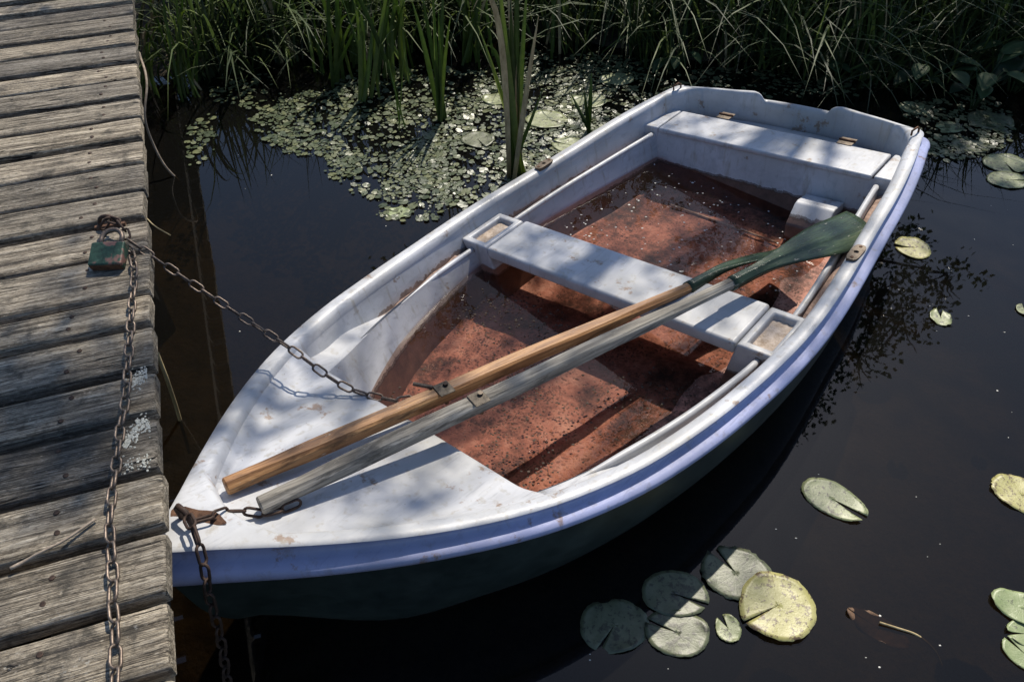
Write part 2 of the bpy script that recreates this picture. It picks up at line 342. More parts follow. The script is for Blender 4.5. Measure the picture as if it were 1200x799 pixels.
def hull_pt(s, u, side):
    W = HB(s) + .004; zt = HZ(s) - RB(s) + .012; zk = keel(s); z = zt + (zk - zt) * u
    b = W * max(0, 1 - u ** (3.0 + 2.5 * sm(-2.2, -2.8, s))) ** .52
    b *= 1 - .10 * u * sm(-1.2, -2.4, s)
    rake = sm(-1.9, -2.8, s); s2 = s + rake * ((zt - z) * .16 + .16 * max(0, u - .45) ** 2)
    s2 += sm(-.1, .45, s) * .085 * (1 - (b / .6) ** 2)
    return (side * b, s2, z)

# ================================================================== setting: terrain, water
BANK = [(-60, 5.0), (-6, 4.9), (-3.2, 4.55), (-2.0, 4.42), (-1.5, 4.72), (-.7, 4.95), (.2, 4.95), (1.0, 4.62), (2.0, 4.40), (2.7, 4.42), (3.6, 4.3), (6, 4.1), (60, 4.0)]
def bank_y(x): return float(np.interp(x, [p[0] for p in BANK], [p[1] for p in BANK]))
def ground_z(x, y):
    d = y - bank_y(x) + .12 * fbm(x, y, 3, 1.7)
    z = -.5 + .52 * sm(-.55, .10, d) + .30 * sm(.05, 2.2, d) + .05 * max(0, min(d, 30) - 2) * .3
    return z + .03 * fbm(x, y, 1, 2.3) + .015 * fbm(x, y, 8, 7)
g = MB()
xs = [-70, -40, -20, -10] + lin(-6, 7, 66) + [11, 20, 40, 70]; ys = [-60, -30, -12, -5] + lin(-2, 9.5, 72) + [12, 18, 30, 60, 110]
g.grid([[(x, y, ground_z(x, y)) for x in xs] for y in ys])
tag(g.build('ground', 'bank_soil', smooth=True), 'dark wet pond bed rising into the grassy bank', kind='structure')

# boat hull waterline (for the hole in the pond surface)
def waterline(side):
    out = []
    for s in lin(-2.72, .44, 40):
        best = None; prev = None
        for u in lin(0, .985, 90):
            p = hull_pt(s, u, side); wz = bw(*p).z
            if prev and prev[1] > 0 >= wz: best = p; break
            prev = (p, wz)
        if best: out.append(bw(best[0] - side * .014, best[1], best[2]))
    return out
wl, wr = waterline(-1), waterline(1)
bm = bmesh.new()
outer = [bm.verts.new((x, y, 0)) for x, y in ((-40, -25), (40, -25), (40, 9), (-40, 9))]
loop = [(p.x, p.y) for p in wl] + [(p.x, p.y) for p in reversed(wr)]
inner = [bm.verts.new((x, y, 0)) for x, y in loop]
for L_ in (outer, inner):
    for i in range(len(L_)): bm.edges.new((L_[i], L_[(i + 1) % len(L_)]))
bmesh.ops.triangle_fill(bm, edges=bm.edges[:], use_beauty=True)
import mathutils
poly = loop
def inpoly(x, y):
    c_ = False; n_ = len(poly); j = n_ - 1
    for i in range(n_):
        if (poly[i][1] > y) != (poly[j][1] > y) and x < (poly[j][0] - poly[i][0]) * (y - poly[i][1]) / (poly[j][1] - poly[i][1]) + poly[i][0]: c_ = not c_
        j = i
    return c_
bad = [f for f in bm.faces if inpoly(*f.calc_center_median().xy)]
bmesh.ops.delete(bm, geom=bad, context='FACES_ONLY')
for f in bm.faces:
    if f.normal.z < 0: f.normal_flip()
me = bpy.data.meshes.new('pond_water'); bm.to_mesh(me); bm.free()
tag(link('pond_water', me, 'pond'), 'still dark pond water reflecting the sky', kind='structure')

# ================================================================== rowing boat
boat = empty('rowboat', mat=BOATM)
tag(boat, 'white fibreglass rowing boat with dark green hull chained to the dock', 'rowboat')
# --- outer hull
m = MB(); SS = lin(-2.80, .45, 54); UU = lin(0, 1, 22)
m.grid([[hull_pt(s, u, -1) for u in UU] + [hull_pt(s, u, 1) for u in reversed(UU)][1:] for s in SS])
k = len(SS) - 1; nrow = 2 * len(UU) - 1
m.build('hull', 'hull_green', boat, smooth=True)

m = MB(); rows = []
for u in UU:
    W_ = abs(hull_pt(.45, u, 1)[0]); z_ = hull_pt(.45, u, 1)[2]; rows.append([(W_ * t, .45 + .085 * (1 - (W_ * t / .6) ** 2), z_) for t in lin(-1, 1, 25)])
m.grid(rows); m.build('transom', 'hull_green', boat, smooth=True)
# --- rim path (outer / inner), port stern -> bow -> starboard stern -> transom
def half_outer():
    P = []
    for s in [-2.80, -2.79, -2.775, -2.75] + lin(-2.7, .36, 58): P.append((HB(s), s, HZ(s)))
    # corner
    for t in lin(0, 1, 9)[1:]:
        a = t * PI / 2; P.append((HB(.36) - .030 - .035 * (1 - math.cos(a)) + .004 * 0 , .36 + .062 * math.sin(a), .372) if False else (.612 - .045 * (1 - math.cos(a)) * 1.0, .36 + .078 * math.sin(a), .372))
    for b_ in lin(.562, 0, 40): P.append((b_, tr_s(b_), tr_z(b_)))
    return P
def half_inner():
    P = []
    for s in [-2.80, -2.79, -2.775, -2.75] + lin(-2.7, .36, 58):
        d = (HB(s + .01) - HB(s - .01)) / .02; nl = math.hypot(1, d)
        s2 = s * 1.0; off = RIM * nl if s > -2.62 else RIM * nl
        ss = s if s < .20 else .20 + (s - .20) * .35
        P.append((max(HB(ss) - off, 0.0), ss, HZ(s) - .004))
    b0, s0, _ = P[-1]
    R_ = .105
    for t in lin(0, 1, 9)[1:]:
        a = t * PI / 2; P.append((b0 - R_ * 1.1 * (1 - math.cos(a)), s0 + (tr_s(b0 - R_) - .026 - s0) * math.sin(a), .368))
    b1 = P[-1][0]
    for i, b_ in enumerate(lin(.562, 0, 40)):
        bb = b1 * (b_ / .562); P.append((bb, tr_s(bb) - .024, tr_z(b_) - .003))
    return P
ho, hi = half_outer(), half_inner()
def mirror(P): return [(-p[0], p[1], p[2]) for p in reversed(P)] + P[0:]      # transom centre port .. bow .. starboard .. transom centre
PO = [(-p[0], p[1], p[2]) for p in reversed(ho)] + ho
PIN = [(-p[0], p[1], p[2]) for p in reversed(hi)] + hi
NP = len(PO); NORM = []
for i in range(NP):
    a = PO[max(i - 1, 0)]; b_ = PO[min(i + 1, NP - 1)]; tx, ty = b_[0] - a[0], b_[1] - a[1]; l_ = math.hypot(tx, ty) or 1
    NORM.append((-ty / l_, tx / l_) if False else (ty / l_ * -1, tx / l_))
# orient outward
for i in range(NP):
    if NORM[i][0] * (PO[i][0]) + NORM[i][1] * (PO[i][1] + 1.2) < 0: NORM[i] = (-NORM[i][0], -NORM[i][1])
# flat rim (gunwale): rounded inner lip, top, to outer edge
rows = []
prof_in = [(.012, -.030), (.004, -.010), (-.004, -.001)]
r0, r1, r2, r3, r4, r5 = [], [], [], [], [], []
for i in range(NP):
    o_, n_ = PO[i], NORM[i]; q = PIN[i]
    vx, vy = o_[0] - q[0], o_[1] - q[1]; l_ = math.hypot(vx, vy) or 1; vx /= l_; vy /= l_
    r0.append((q[0] - vx * .006, q[1] - vy * .006, q[2] - .040)); r1.append((q[0] - vx * .005, q[1] - vy * .005, q[2] - .014))
    r2.append((q[0] + vx * .003, q[1] + vy * .003, q[2] - .003)); r3.append((q[0] + vx * .012, q[1] + vy * .012, q[2] + .003))
    r4.append((o_[0] - n_[0] * .006, o_[1] - n_[1] * .006, o_[2] + .001)); r5.append((o_[0], o_[1], o_[2] - .004))
m = MB(); m.grid([r0, r1, r2, r3, r4, r5]); m.build('gunwale', 'gelcoat', boat, smooth=True)
# rail band: concave groove and rounded bead outside the rim
def railpt(i, n, dz):
    o_, n_ = PO[i], NORM[i]; k_ = RB(o_[1]) / .075
    return (o_[0] + n_[0] * n, o_[1] + n_[1] * n, o_[2] + dz * k_)
prof = [(-.001, -.003), (-.001, -.007), (-.009, -.012), (-.011, -.022), (-.008, -.031), (.004, -.037), (.020, -.040), (.031, -.046), (.034, -.055), (.030, -.066), (.018, -.074), (-.004, -.076)]
m = MB(); m.grid([[railpt(i, n_, z_) for i in range(NP)] for n_, z_ in prof]); m.build('rub_rail', 'gelcoat_rail', boat, smooth=True)
# inner side walls down to the benches and the transom inner face
rows = []
for k_, (dn, zz) in enumerate([(0, None), (.006, .75), (.013, .45), (.018, .2), (.020, 0)]):
    row = []
    for i in range(NP):
        q = PIN[i]; o_ = PO[i]; vx, vy = o_[0] - q[0], o_[1] - q[1]; l_ = math.hypot(vx, vy) or 1
        z0 = q[2] - .036; zb = .175 + (q[2] - .12 - .175) * sm(-1.7, -2.15, q[1])
        z_ = z0 if zz is None else zb + (z0 - zb) * zz
        b_ = q[0] - vx / l_ * (dn + .005)
        if abs(q[0]) < .02 and q[1] < -2: b_ = q[0]
        row.append((b_, q[1] - vy / l_ * (dn + .005), z_))
    rows.append(row)
ia = max(i for i in range(NP) if PIN[i][0] < 0 and PIN[i][1] > -2.56) + 1; ib = min(i for i in range(NP) if PIN[i][0] > 0 and PIN[i][1] > -2.56)
m = MB(); m.grid([r_[:ia] for r_ in rows]); m.grid([r_[ib:] for r_ in rows]); m.build('side_wall', 'gelcoat', boat, smooth=True)

# --- floor
m = MB()
def floor_z(b, s):
    d = math.exp(-((b) / .05) ** 2) * .012
    return .012 + .010 * fbm(b, s, 2, 3.0) + .006 * fbm(b, s, 5, 9) + d * .4 + .02 * sm(-1.8, -2.1, s)
rows = []
for s in lin(-2.10, .20, 90):
    w_ = min(CMB(s) - .03, .62); rows.append([(w_ * t, s, floor_z(w_ * t, s)) for t in lin(-1, 1, 46)])
m.grid(rows); m.build('floor', 'boat_floor', boat, smooth=True)
# low moulded ribs in the floor (stern compartment)
for a, b_ in ((tuple(onz(786, 241, .02).xy), tuple(onz(912, 286, .02).xy)),):
    m = MB(); m.tube([(a[0] + (b_[0] - a[0]) * t, a[1] + (b_[1] - a[1]) * t, .024) for t in lin(0, 1, 6)], .0055, 6); m.build('floor_rib', 'cup_sediment', boat, smooth=True)

# --- side benches (one each side): coaming wall, rounded edge, trough floor
for sd in (-1, 1):
    nm = 'side_bench'
    # inner wall
    m = MB(); SSw = lin(-2.06, .12, 50)
    m.grid([[(sd * (CMB(s) - (CMZ(s) - z_) * (.26 + .35 * sm(-1.6, -2.05, s))), s, z_) for s in SSw] for z_ in []] or
           [[(sd * (CMB(s) - .0 - (1 - t) * CMZ(s) * (.27 + .25 * sm(-1.5, -2.05, s))), s, CMZ(s) * t - .02 * (1 - t)) for s in SSw] for t in lin(0, 1, 9)])
    par = m.build(nm, 'gelcoat', boat, smooth=True)
    # rounded top edge
    s_front = -1.56 if sd < 0 else -1.98
    for sa, sb in ((s_front, -1.106), (-.856, .10)):
        m = MB(); segs = lin(sa, sb, 30)
        m.tube([(sd * (CMB(s) + .008), s, CMZ(s) - .004 - .006 * (1 - sm(s_front, s_front + .3, s))) for s in segs], [.0125 - .0085 * (1 - sm(s_front, s_front + .30, s)) for s in segs], 10); m.build('coaming', 'gelcoat', par, smooth=True)
    # trough floor, rising into the foredeck at the bow end
    rows = []
    for s in lin(-2.14, .16, 70):
        up = sm(-1.50, -1.86, s)
        rows.append([(sd * ((CMB(s) - .002) * (1 - t) + (HB(s) - .058) * t), s,
                      (1 - up) * (.200 + .004 * fbm(s, t, 4, 12)) + up * ((CMZ(s) - .003) * (1 - t) + (HZ(s) - .10 + .045 * sm(-1.9, -2.12, s)) * t)) for t in lin(0, 1, 9)])
    m = MB(); m.grid(rows); m.build('bench_top', 'gelcoat', par, smooth=True)
    # outer back of the coaming, down into the trough
    m = MB()
    for sa, sb in ((-1.80, -1.106), (-.856, .10)): m.grid([[(sd * (CMB(s) + .018), s, CMZ(s) - .006) for s in lin(sa, sb, 24)], [(sd * (CMB(s) + .020), s, .19) for s in lin(sa, sb, 24)]])
    m.build('coaming_back', 'gelcoat', par, smooth=True)
    # dried sediment lying in the trough
    for s0, s1 in ((-1.66, -1.17), (-.80, .10)):
        rows = []
        for s in lin(s0, s1, 40):
            e = min(sm(s0, s0 + .16, s), 1); hw = e
            row = []
            for t in lin(0.02, .98, 9):
                bb = (CMB(s) + .018) * (1 - t) + (HB(s) - .072) * t
                row.append((sd * bb, s, .196 + .016 * e * (1 - abs(2 * t - 1) ** 3) + .010 * fbm(s * 9, t * 2, sd, 1) + .006))
            rows.append(row)
        m = MB(); m.grid(rows); m.build('bench_sediment', 'sediment', par, smooth=True)

# --- foredeck
def deck_z(b, s):
    w_ = HB(s) - RIM; r = HZ(s) - .006
    zc = .352 + (.462 - .352) * ((-2.05 - s) / .53) ** 1.1 if s < -2.05 else .352
    f = abs(b) / max(w_, .01)
    rise = sm(.74, 1.0, f) ** 1.4
    return zc + .010 * (1 - f * f) + (r - .012 - zc) * rise * .92
rows = []
for s in lin(-2.64, -2.045, 40):
    w_ = HB(s) - RIM + .012; rows.append([(w_ * t, s, deck_z(w_ * t, s)) for t in [math.copysign(abs(x) ** .8, x) for x in lin(-1, 1, 45)]])
sE = rows[-1]
rows.append([(p[0], p[1] + .012, p[2] - .006) for p in sE]); rows.append([(p[0], p[1] + .016, p[2] - .018) for p in sE]); rows.append([(p[0] * .98, p[1] + .010, p[2] - .10) for p in sE]); rows.append([(p[0] * .72, p[1] - .0, .0) for p in sE])
m = MB(); m.grid(rows); fd = m.build('foredeck', 'gelcoat', boat, smooth=True)
# bow platform with curved aft ridge
rows = []
for t in lin(0, 1, 16):
    row = []
    for k_ in lin(-1, 1, 25):
        s_aft = -2.555 - .055 * (1 - k_ * k_) ; s_f = -2.797
        s = s_f + (s_aft - s_f) * t; w_ = max(HB(s) - .010, .002); row.append((w_ * k_, s, HZ(s) + .0040 - .0045 * abs(k_) ** 6))
    rows.append(row)
last = rows[-1]
rows.append([(p[0], p[1] + .006, p[2] - .004) for p in last]); rows.append([(p[0], p[1] + .012, p[2] - .018) for p in last]); rows.append([(p[0], p[1] + .016, p[2] - .09) for p in last])
m = MB(); m.grid(rows); m.build('bow_platform', 'gelcoat', boat, smooth=True)

# --- middle thwart and its end blocks with cups
def rbox(x0, x1, y0, y1, z0, z1, name, mat, parent, bev=.012, seg=3):
    m = MB(); m.box(x0, x1, y0, y1, z0, z1); return m.build(name, mat, parent, bevel=bev, seg=seg)
rbox(-.560, .560, -1.103, -.848, .205, .257, 'thwart', 'gelcoat', boat, .014)
for sd in (-1, 1):
    m = MB()
    x0, x1, y0, y1 = .567, .705, -1.103, -.858; zt = .256; ci = .030
    cx0, cx1, cy0, cy1 = x0 + ci * .9, x1 - ci, y0 + ci * 1.1, y1 - ci * 1.1; zc = .226
    V = [(x0, y0, zt), (x1, y0, zt), (x1, y1, zt), (x0, y1, zt), (cx0, cy0, zt), (cx1, cy0, zt), (cx1, cy1, zt), (cx0, cy1, zt),
         (cx0 + .004, cy0 + .004, zc), (cx1 - .004, cy0 + .004, zc), (cx1 - .004, cy1 - .004, zc), (cx0 + .004, cy1 - .004, zc),
         (x0 - .07, y0 + .012, .0), (x1 - .10, y0 + .012, .0), (x1 - .10, y1 - .012, .0), (x0 - .07, y1 - .012, .0)]
    F = [(0, 1, 5, 4), (1, 2, 6, 5), (2, 3, 7, 6), (3, 0, 4, 7), (4, 5, 9, 8), (5, 6, 10, 9), (6, 7, 11, 10), (7, 4, 8, 11), (8, 9, 10, 11),
         (0, 12, 13, 1), (1, 13, 14, 2), (2, 14, 15, 3), (3, 15, 12, 0)]
    m.add([(sd * a, b_, c_) for a, b_, c_ in V], F)
    blk = m.build('thwart_block', 'gelcoat', boat, bevel=.009, seg=3)
    m = MB(); rows = []
    for j, t in enumerate(lin(0, 1, 9)):
        rows.append([(sd * (cx0 + .003 + (cx1 - cx0 - .006) * u), cy0 + .003 + (cy1 - cy0 - .006) * t, zc + .008 + .007 * fbm(u * 4, t * 5, 7 + sd)) for u in lin(0, 1, 7)])
    m.grid(rows); m.build('cup_sediment', 'cup_sediment', blk, smooth=True)

# --- stern seat: front panel, hinged lid, fixed end pieces
SF = .115
def seat_front(b): return SF
m = MB()
m.grid([[(b_, SF + .012 - (.0 if z_ > .2 else .02) * 0 - .055 * (1 - z_ / .27), z_) for b_ in lin(-.605, .605, 30)] for z_ in (-.01, .08, .16, .24, .268)])
m.build('seat_front_panel', 'gelcoat', boat, smooth=True)
rbox(-.515, .515, SF - .004, .335, .262, .287, 'seat_lid', 'gelcoat', boat, .009)
for sd in (-1, 1):
    rbox(*(sorted((sd * .523, sd * .628))), SF + .002, .345, .225, .284, 'seat_end', 'gelcoat', boat, .009)
# gutter behind the lid
m = MB(); m.grid([[(b_, .325, .235) for b_ in lin(-.60, .60, 20)], [(b_, min(tr_s(b_) - .045, .47), .235) for b_ in lin(-.60, .60, 20)]]); m.build('seat_gutter', 'gelcoat', boat)
# hinges
for px_, py_ in ((850, 136), (992, 166)):
    p = onz(px_, py_, .29); m = MB()
    m.box(p.x - .034, p.x + .034, p.y - .030, p.y + .002, .2874, .2905); m.box(p.x - .034, p.x + .034, p.y + .014, p.y + .040, .2864, .2895)
    hg = m.build('hinge', 'plate_metal', boat, bevel=.001, seg=1)
    m = MB(); m.tube([(p.x - .036, p.y + .008, .292), (p.x + .036, p.y + .008, .292)], .0065, 8); m.build('hinge_pin', 'rust', hg, smooth=True)
# --- drain housing on the floor in front of the stern seat
m = MB()
pr = [(.085, -.01), (.085, .150), (-.005, .165), (-.030, .158), (-.095, .100), (-.105, .085), (-.105, -.01)]
x0, x1 = .265, .435
n_ = len(pr)
m.add([(x0, a, b_) for a, b_ in pr] + [(x1, a + .004, b_) for a, b_ in pr], [tuple(range(n_)), tuple(range(2 * n_ - 1, n_ - 1, -1))] + [(i, (i + 1) % n_, n_ + (i + 1) % n_, n_ + i) for i in range(n_)])
m.build('drain_housing', 'gelcoat', boat, bevel=.006, seg=2)
# --- oarlock plates on both gunwales, with socket hole rim and screws
for sd in (-1, 1):
    s0 = -.53; b0 = HB(s0) - .026; z0 = HZ(s0) + .004; m = MB()
    n_ = 20; ring = []; hole = []
    for k_ in range(n_):
        a = 2 * PI * k_ / n_; c_, s_ = math.cos(a), math.sin(a)
        ring.append((sd * b0 + math.copysign(abs(c_) ** .55, c_) * .021, s0 + math.copysign(abs(s_) ** .55, s_) * .052, z0)); hole.append((sd * b0 + c_ * .009, s0 + s_ * .009, z0 + .001))
    top = [(x, y, z + .004) for x, y, z in ring]; low = [(x, y, z - .012) for x, y, z in hole]
    m.grid([[(x, y, z - .01) for x, y, z in ring], top, [(x, y, z + .004) for x, y, z in hole], low], close=True)
    pl = m.build('oarlock_plate', 'plate_metal', boat)
    for e in (-1, 1):
        m = MB(); m.tube([(sd * b0, s0 + e * .038, z0 + .002), (sd * b0, s0 + e * .038, z0 + .0065)], .006, 8); m.build('screw', 'rust', pl)
# --- small fittings at the transom corners
for sd in (-1, 1):
    m = MB(); p = (sd * .575, .375, .374)
    m.tube([(p[0] - .006, p[1] - .02, p[2]), (p[0] - .006, p[1] - .02, p[2] + .020), (p[0] + .004, p[1] + .012, p[2] + .026), (p[0] + .006, p[1] + .028, p[2] + .012), (p[0] + .006, p[1] + .028, p[2] - .004)], .0045, 7); m.build('transom_eye', 'rust', boat, smooth=True)
# --- rust stain plate and bow ring fixed to the bow platform
m = MB(); c0 = onz(232, 607, HZ(-2.68)); rows = []
for r_ in (.0, .5, 1):
    rows.append([(c0.x + math.cos(a) * .066 * r_ * (1 + .10 * math.sin(3 * a)), c0.y + math.sin(a) * .026 * r_ * (1 + .14 * math.cos(5 * a)) + math.cos(a) * .030 * r_, HZ(c0.y + math.cos(a) * .03 * r_) + .0065) for a in lin(0, 2 * PI, 25)])
m.grid(rows); m.build('rust_patch', 'rust', boat)
c1 = onz(216, 606, HZ(-2.70) + .02)
m = MB(); m.tube([(c1.x - .022, c1.y, c1.z - .03), (c1.x - .022, c1.y, c1.z + .018), (c1.x - .012, c1.y + .003, c1.z + .030), (c1.x + .020, c1.y + .004, c1.z + .030), (c1.x + .028, c1.y + .002, c1.z + .016), (c1.x + .028, c1.y, c1.z - .03)], .0075, 8)
m.build('bow_ring', 'chain_dark', boat, smooth=True)

# --- rain water standing in the boat
WZ = .074
m = MB(); ring = []
def level_local(b): return (WZ + b * 0 - b * math.sin(HEEL)) / math.cos(HEEL)
rows = []
for s in lin(-2.03, .085, 60):
    w_ = CMB(s) - .035; rows.append([bw(w_ * t, s, level_local(w_ * t)) for t in lin(-1, 1, 12)])
m.grid(rows); o = m.build('rain_water', 'bilge'); tag(o, 'shallow rain water standing on the floor of the rowing boat', kind='structure')

# ================================================================== floating bits in the boat (uncountable)
def bits(name, n, fn, size, mat, label, flat=True):
    m = MB()
    for _ in range(n):
        p = fn(); r = size * random.uniform(.45, 1.25); a0 = random.uniform(0, 6.3); kk = random.randint(4, 6); e = random.uniform(.45, 1)
        top = [(p.x + math.cos(a0 + 2 * PI * i / kk) * r, p.y + math.sin(a0 + 2 * PI * i / kk) * r * e, p.z + r * .22) for i in range(kk)]
        m.add(top + [(p.x, p.y, p.z + r * .6)], [(i, (i + 1) % kk, kk) for i in range(kk)])
    o = m.build(name, mat, fix=False); tag(o, label, kind='stuff'); return o
def p_stern():
    while True:
        s = random.uniform(-.80, .02); b_ = random.uniform(-.50, .46)
        if random.random() < .35 + .65 * (fbm(b_, s, 9, 4) > 0): break
    z = max(level_local(b_), floor_z(b_, s)); return bw(b_, s, z + .001)
bits('floating_petals', 210, p_stern, .0050, 'speck', 'pale petals and seeds scattered over the water in the boat stern')
def p_front():
    while True:
        s = random.uniform(-2.0, -1.12); b_ = random.uniform(-.5, .5)
        if abs(b_) < CMB(s) - .12 and random.random() < .15 + .85 * (fbm(b_, s, 3, 3.5) > .05): break
    z = max(level_local(b_), floor_z(b_, s)); return bw(b_, s, z + .0012)
bits('floating_debris', 900, p_front, .0050, 'dark_speck', 'dark crumbs of leaf litter on the floor of the boat')

# ================================================================== oars
def make_oar(name, label, pa, pb, tip_x, mat, roll, blade_len, half=.026):
    A, B_ = bw(*pa), bw(*pb); d = (B_ - A).normalized()
    t = 1.0
    def prx(P): q = P - CO; return 600 + FPX * q.dot(CR) / q.dot(CF)
    while prx(A + d * t) < tip_x: t += .004
    L_ = t; zc = BN - d * BN.dot(d); zc.normalize(); yc = zc.cross(d)
    c_, s_ = math.cos(rad(6)), math.sin(rad(6)); y2 = yc * c_ + zc * s_; z2 = zc * c_ - yc * s_
    root = empty(name, mat=Matrix(((d.x, y2.x, z2.x, A.x), (d.y, y2.y, z2.y, A.y), (d.z, y2.z, z2.z, A.z), (0, 0, 0, 1))))
    tag(root, label, 'oar')
    Ls = L_ - blade_len + .05
    m = MB(); rows = []
    for x in [0, .004, .012] + lin(.03, Ls, 50):
        f = x / Ls; k_ = .92 if x < .004 else 1.0
        h = half * (1 - .18 * sm(.55, 1, f)) * k_ * (.93 if x < .004 else 1); ch = .30 + .55 * sm(.72, .95, f) + .35 * sm(.16, .02, f)
        ch = min(ch, .58); w2 = .0025 * fbm(x, 3, hash(mat) % 7, 2.5)
        q = [(h, -h * (1 - ch)), (h, h * (1 - ch)), (h * (1 - ch), h), (-h * (1 - ch), h), (-h, h * (1 - ch)), (-h, -h * (1 - ch)), (-h * (1 - ch), -h), (h * (1 - ch), -h)]
        rows.append([(x, a + w2, b_ + w2) for a, b_ in q])
    k0 = m.grid(rows, close=True); m.f.append(tuple(range(8))[::-1]); m.f.append(tuple((len(rows) - 1) * 8 + i for i in range(8)))
    sh = m.build('shaft', mat, root, smooth=False)
    # painted neck and spoon blade
    m = MB(); rt, rb = [], []
    for i, f in enumerate(lin(0, 1, 30)):
        x = Ls - .05 + (blade_len) * f
        w_ = .021 + (.082 - .021) * sm(.12, .80, f); curl = -.030 * sm(.35, 1, f) ** 1.3 + .016
        tk = .022 * (1 - sm(.0, .55, f)) + .0035
        rt.append([(x + (.012 * (1 - abs(v) ** 2) if f == 1 else 0), w_ * v, curl * sm(0, .3, f) + tk * (1 - .35 * abs(v)) - .010 * abs(v) ** 2 * sm(.3, .8, f) + .010 * math.exp(-(v / .12) ** 2) * sm(.1, .4, f) * (1 - sm(.55, .95, f))) for v in lin(-1, 1, 13)])
        rb.append([(x + (.012 * (1 - abs(v) ** 2) if f == 1 else 0), w_ * v, curl * sm(0, .3, f) - tk * (1 - .35 * abs(v)) - .010 * abs(v) ** 2 * sm(.3, .8, f)) for v in lin(-1, 1, 13)])
    cb, sb_ = math.cos(roll), math.sin(roll)
    rows = [[(x, y * cb - z * sb_, y * sb_ + z * cb) for x, y, z in a + b_[::-1]] for a, b_ in zip(rt, rb)]; n_ = len(rows[0])
    m.grid(rows, close=True); m.f.append(tuple(range(n_))[::-1]); m.f.append(tuple((len(rows) - 1) * n_ + i for i in range(n_)))
    m.build('blade', 'oar_green', root, smooth=True)
    return root, L_, half
go, gl_, gh = make_oar('oar', 'grey weathered wooden oar with green blade resting against the boat rim', onz(304, 593, .492), onz(985, 272, .285), 1013, 'oar_gray', rad(14), .74, .0235)
bo_, bl_, bh = make_oar('oar', 'orange brown varnished wooden oar lying behind the grey oar', onz(264, 571, .490), onz(770, 353, .285), 930, 'oar_brown', rad(-30), .60, .0235)
# oarlock straps on the looms
def strap(root, x, half, pin):
    m = MB(); m.box(x - .014, x + .036, -half - .010, half * .85, half + .0005, half + .005); pl = m.build('oarlock_strap', 'plate_metal', root, bevel=.002, seg=1)
    pl.data.materials.clear(); pl.data.materials.append(M['strap_metal'])
    m = MB(); m.tube([(x + .022, .002, half + .004), (x + .022, .002, half + .013)], .008, 8); m.build('bolt', 'plate_metal' if not pin else 'chain_dark', pl)
    m = MB(); m.tube([(x + .022, -.004, -half - .018), (x + .022, -.004, -half + .002)], .007, 8); m.build('bolt', 'rust', pl)
    if pin:
        m = MB(); m.tube([(x - .055, half + .035, half + .003), (x - .015, half * .6, half + .004)], .006, 8); m.build('pin', 'plate_metal', pl)
def oar_x(root, px, py):
    mw = root.matrix_world; o_ = mw.translation; d = mw.to_3x3().col[0]; best = (9e9, 0)
    for t in lin(0, 2.2, 900):
        q = o_ + d * t - CO; u = 600 + FPX * q.dot(CR) / q.dot(CF); v = 399.5 - FPX * q.dot(CU) / q.dot(CF)
        e = (u - px) ** 2 + (v - py) ** 2
        if e < best[0]: best = (e, t)
    return best[1]
strap(bo_, oar_x(bo_, 515, 462), bh, True); strap(go, oar_x(go, 556, 474), gh, False)

# ================================================================== dock
DA = rad(-20.03); dd = Vector((math.sin(DA), math.cos(DA), 0)); nn = Vector((math.cos(DA), -math.sin(DA), 0)); SK = .0389
pX = (nn * math.cos(SK) - dd * math.sin(SK)); pY = (dd * math.cos(SK) + nn * math.sin(SK)); DZ = .6415
E0 = Vector((-1.128, 1.905, 0))
dock = empty('wooden_dock', mat=Matrix(((pX.x, pY.x, 0, E0.x), (pX.y, pY.y, 0, E0.y), (0, 0, 1, 0), (0, 0, 0, 1))))
tag(dock, 'weathered grey plank dock along the left of the boat', 'dock')
def dloc(P): q = P - E0; return Vector((q.dot(pX), q.dot(pY), P.z))
gaps_px = [6, 20, 35, 53.5, 72.5, 92, 113.6, 135, 160, 187, 215.5, 247, 284, 324, 376, 415, 469, 525, 596, 666, 751]
gy = [dloc(at(0, y, DZ)).y for y in gaps_px]
while gy[0] < 3.6: gy.insert(0, gy[0] + .165)
while gy[-1] > -2.2: gy.append(gy[-1] - .165)
NAILM = None
nm_ = MB(); nm_.tube([(0, 0, -.01), (0, 0, .0012), (0, 0, .0022)], [.0068, .0068, .005], 9); nail_me = nm_.mesh('nail'); nail_me.materials.append(M['chain_dark'])
nailrow = dloc(at(66, 600, DZ)).x
planks = []
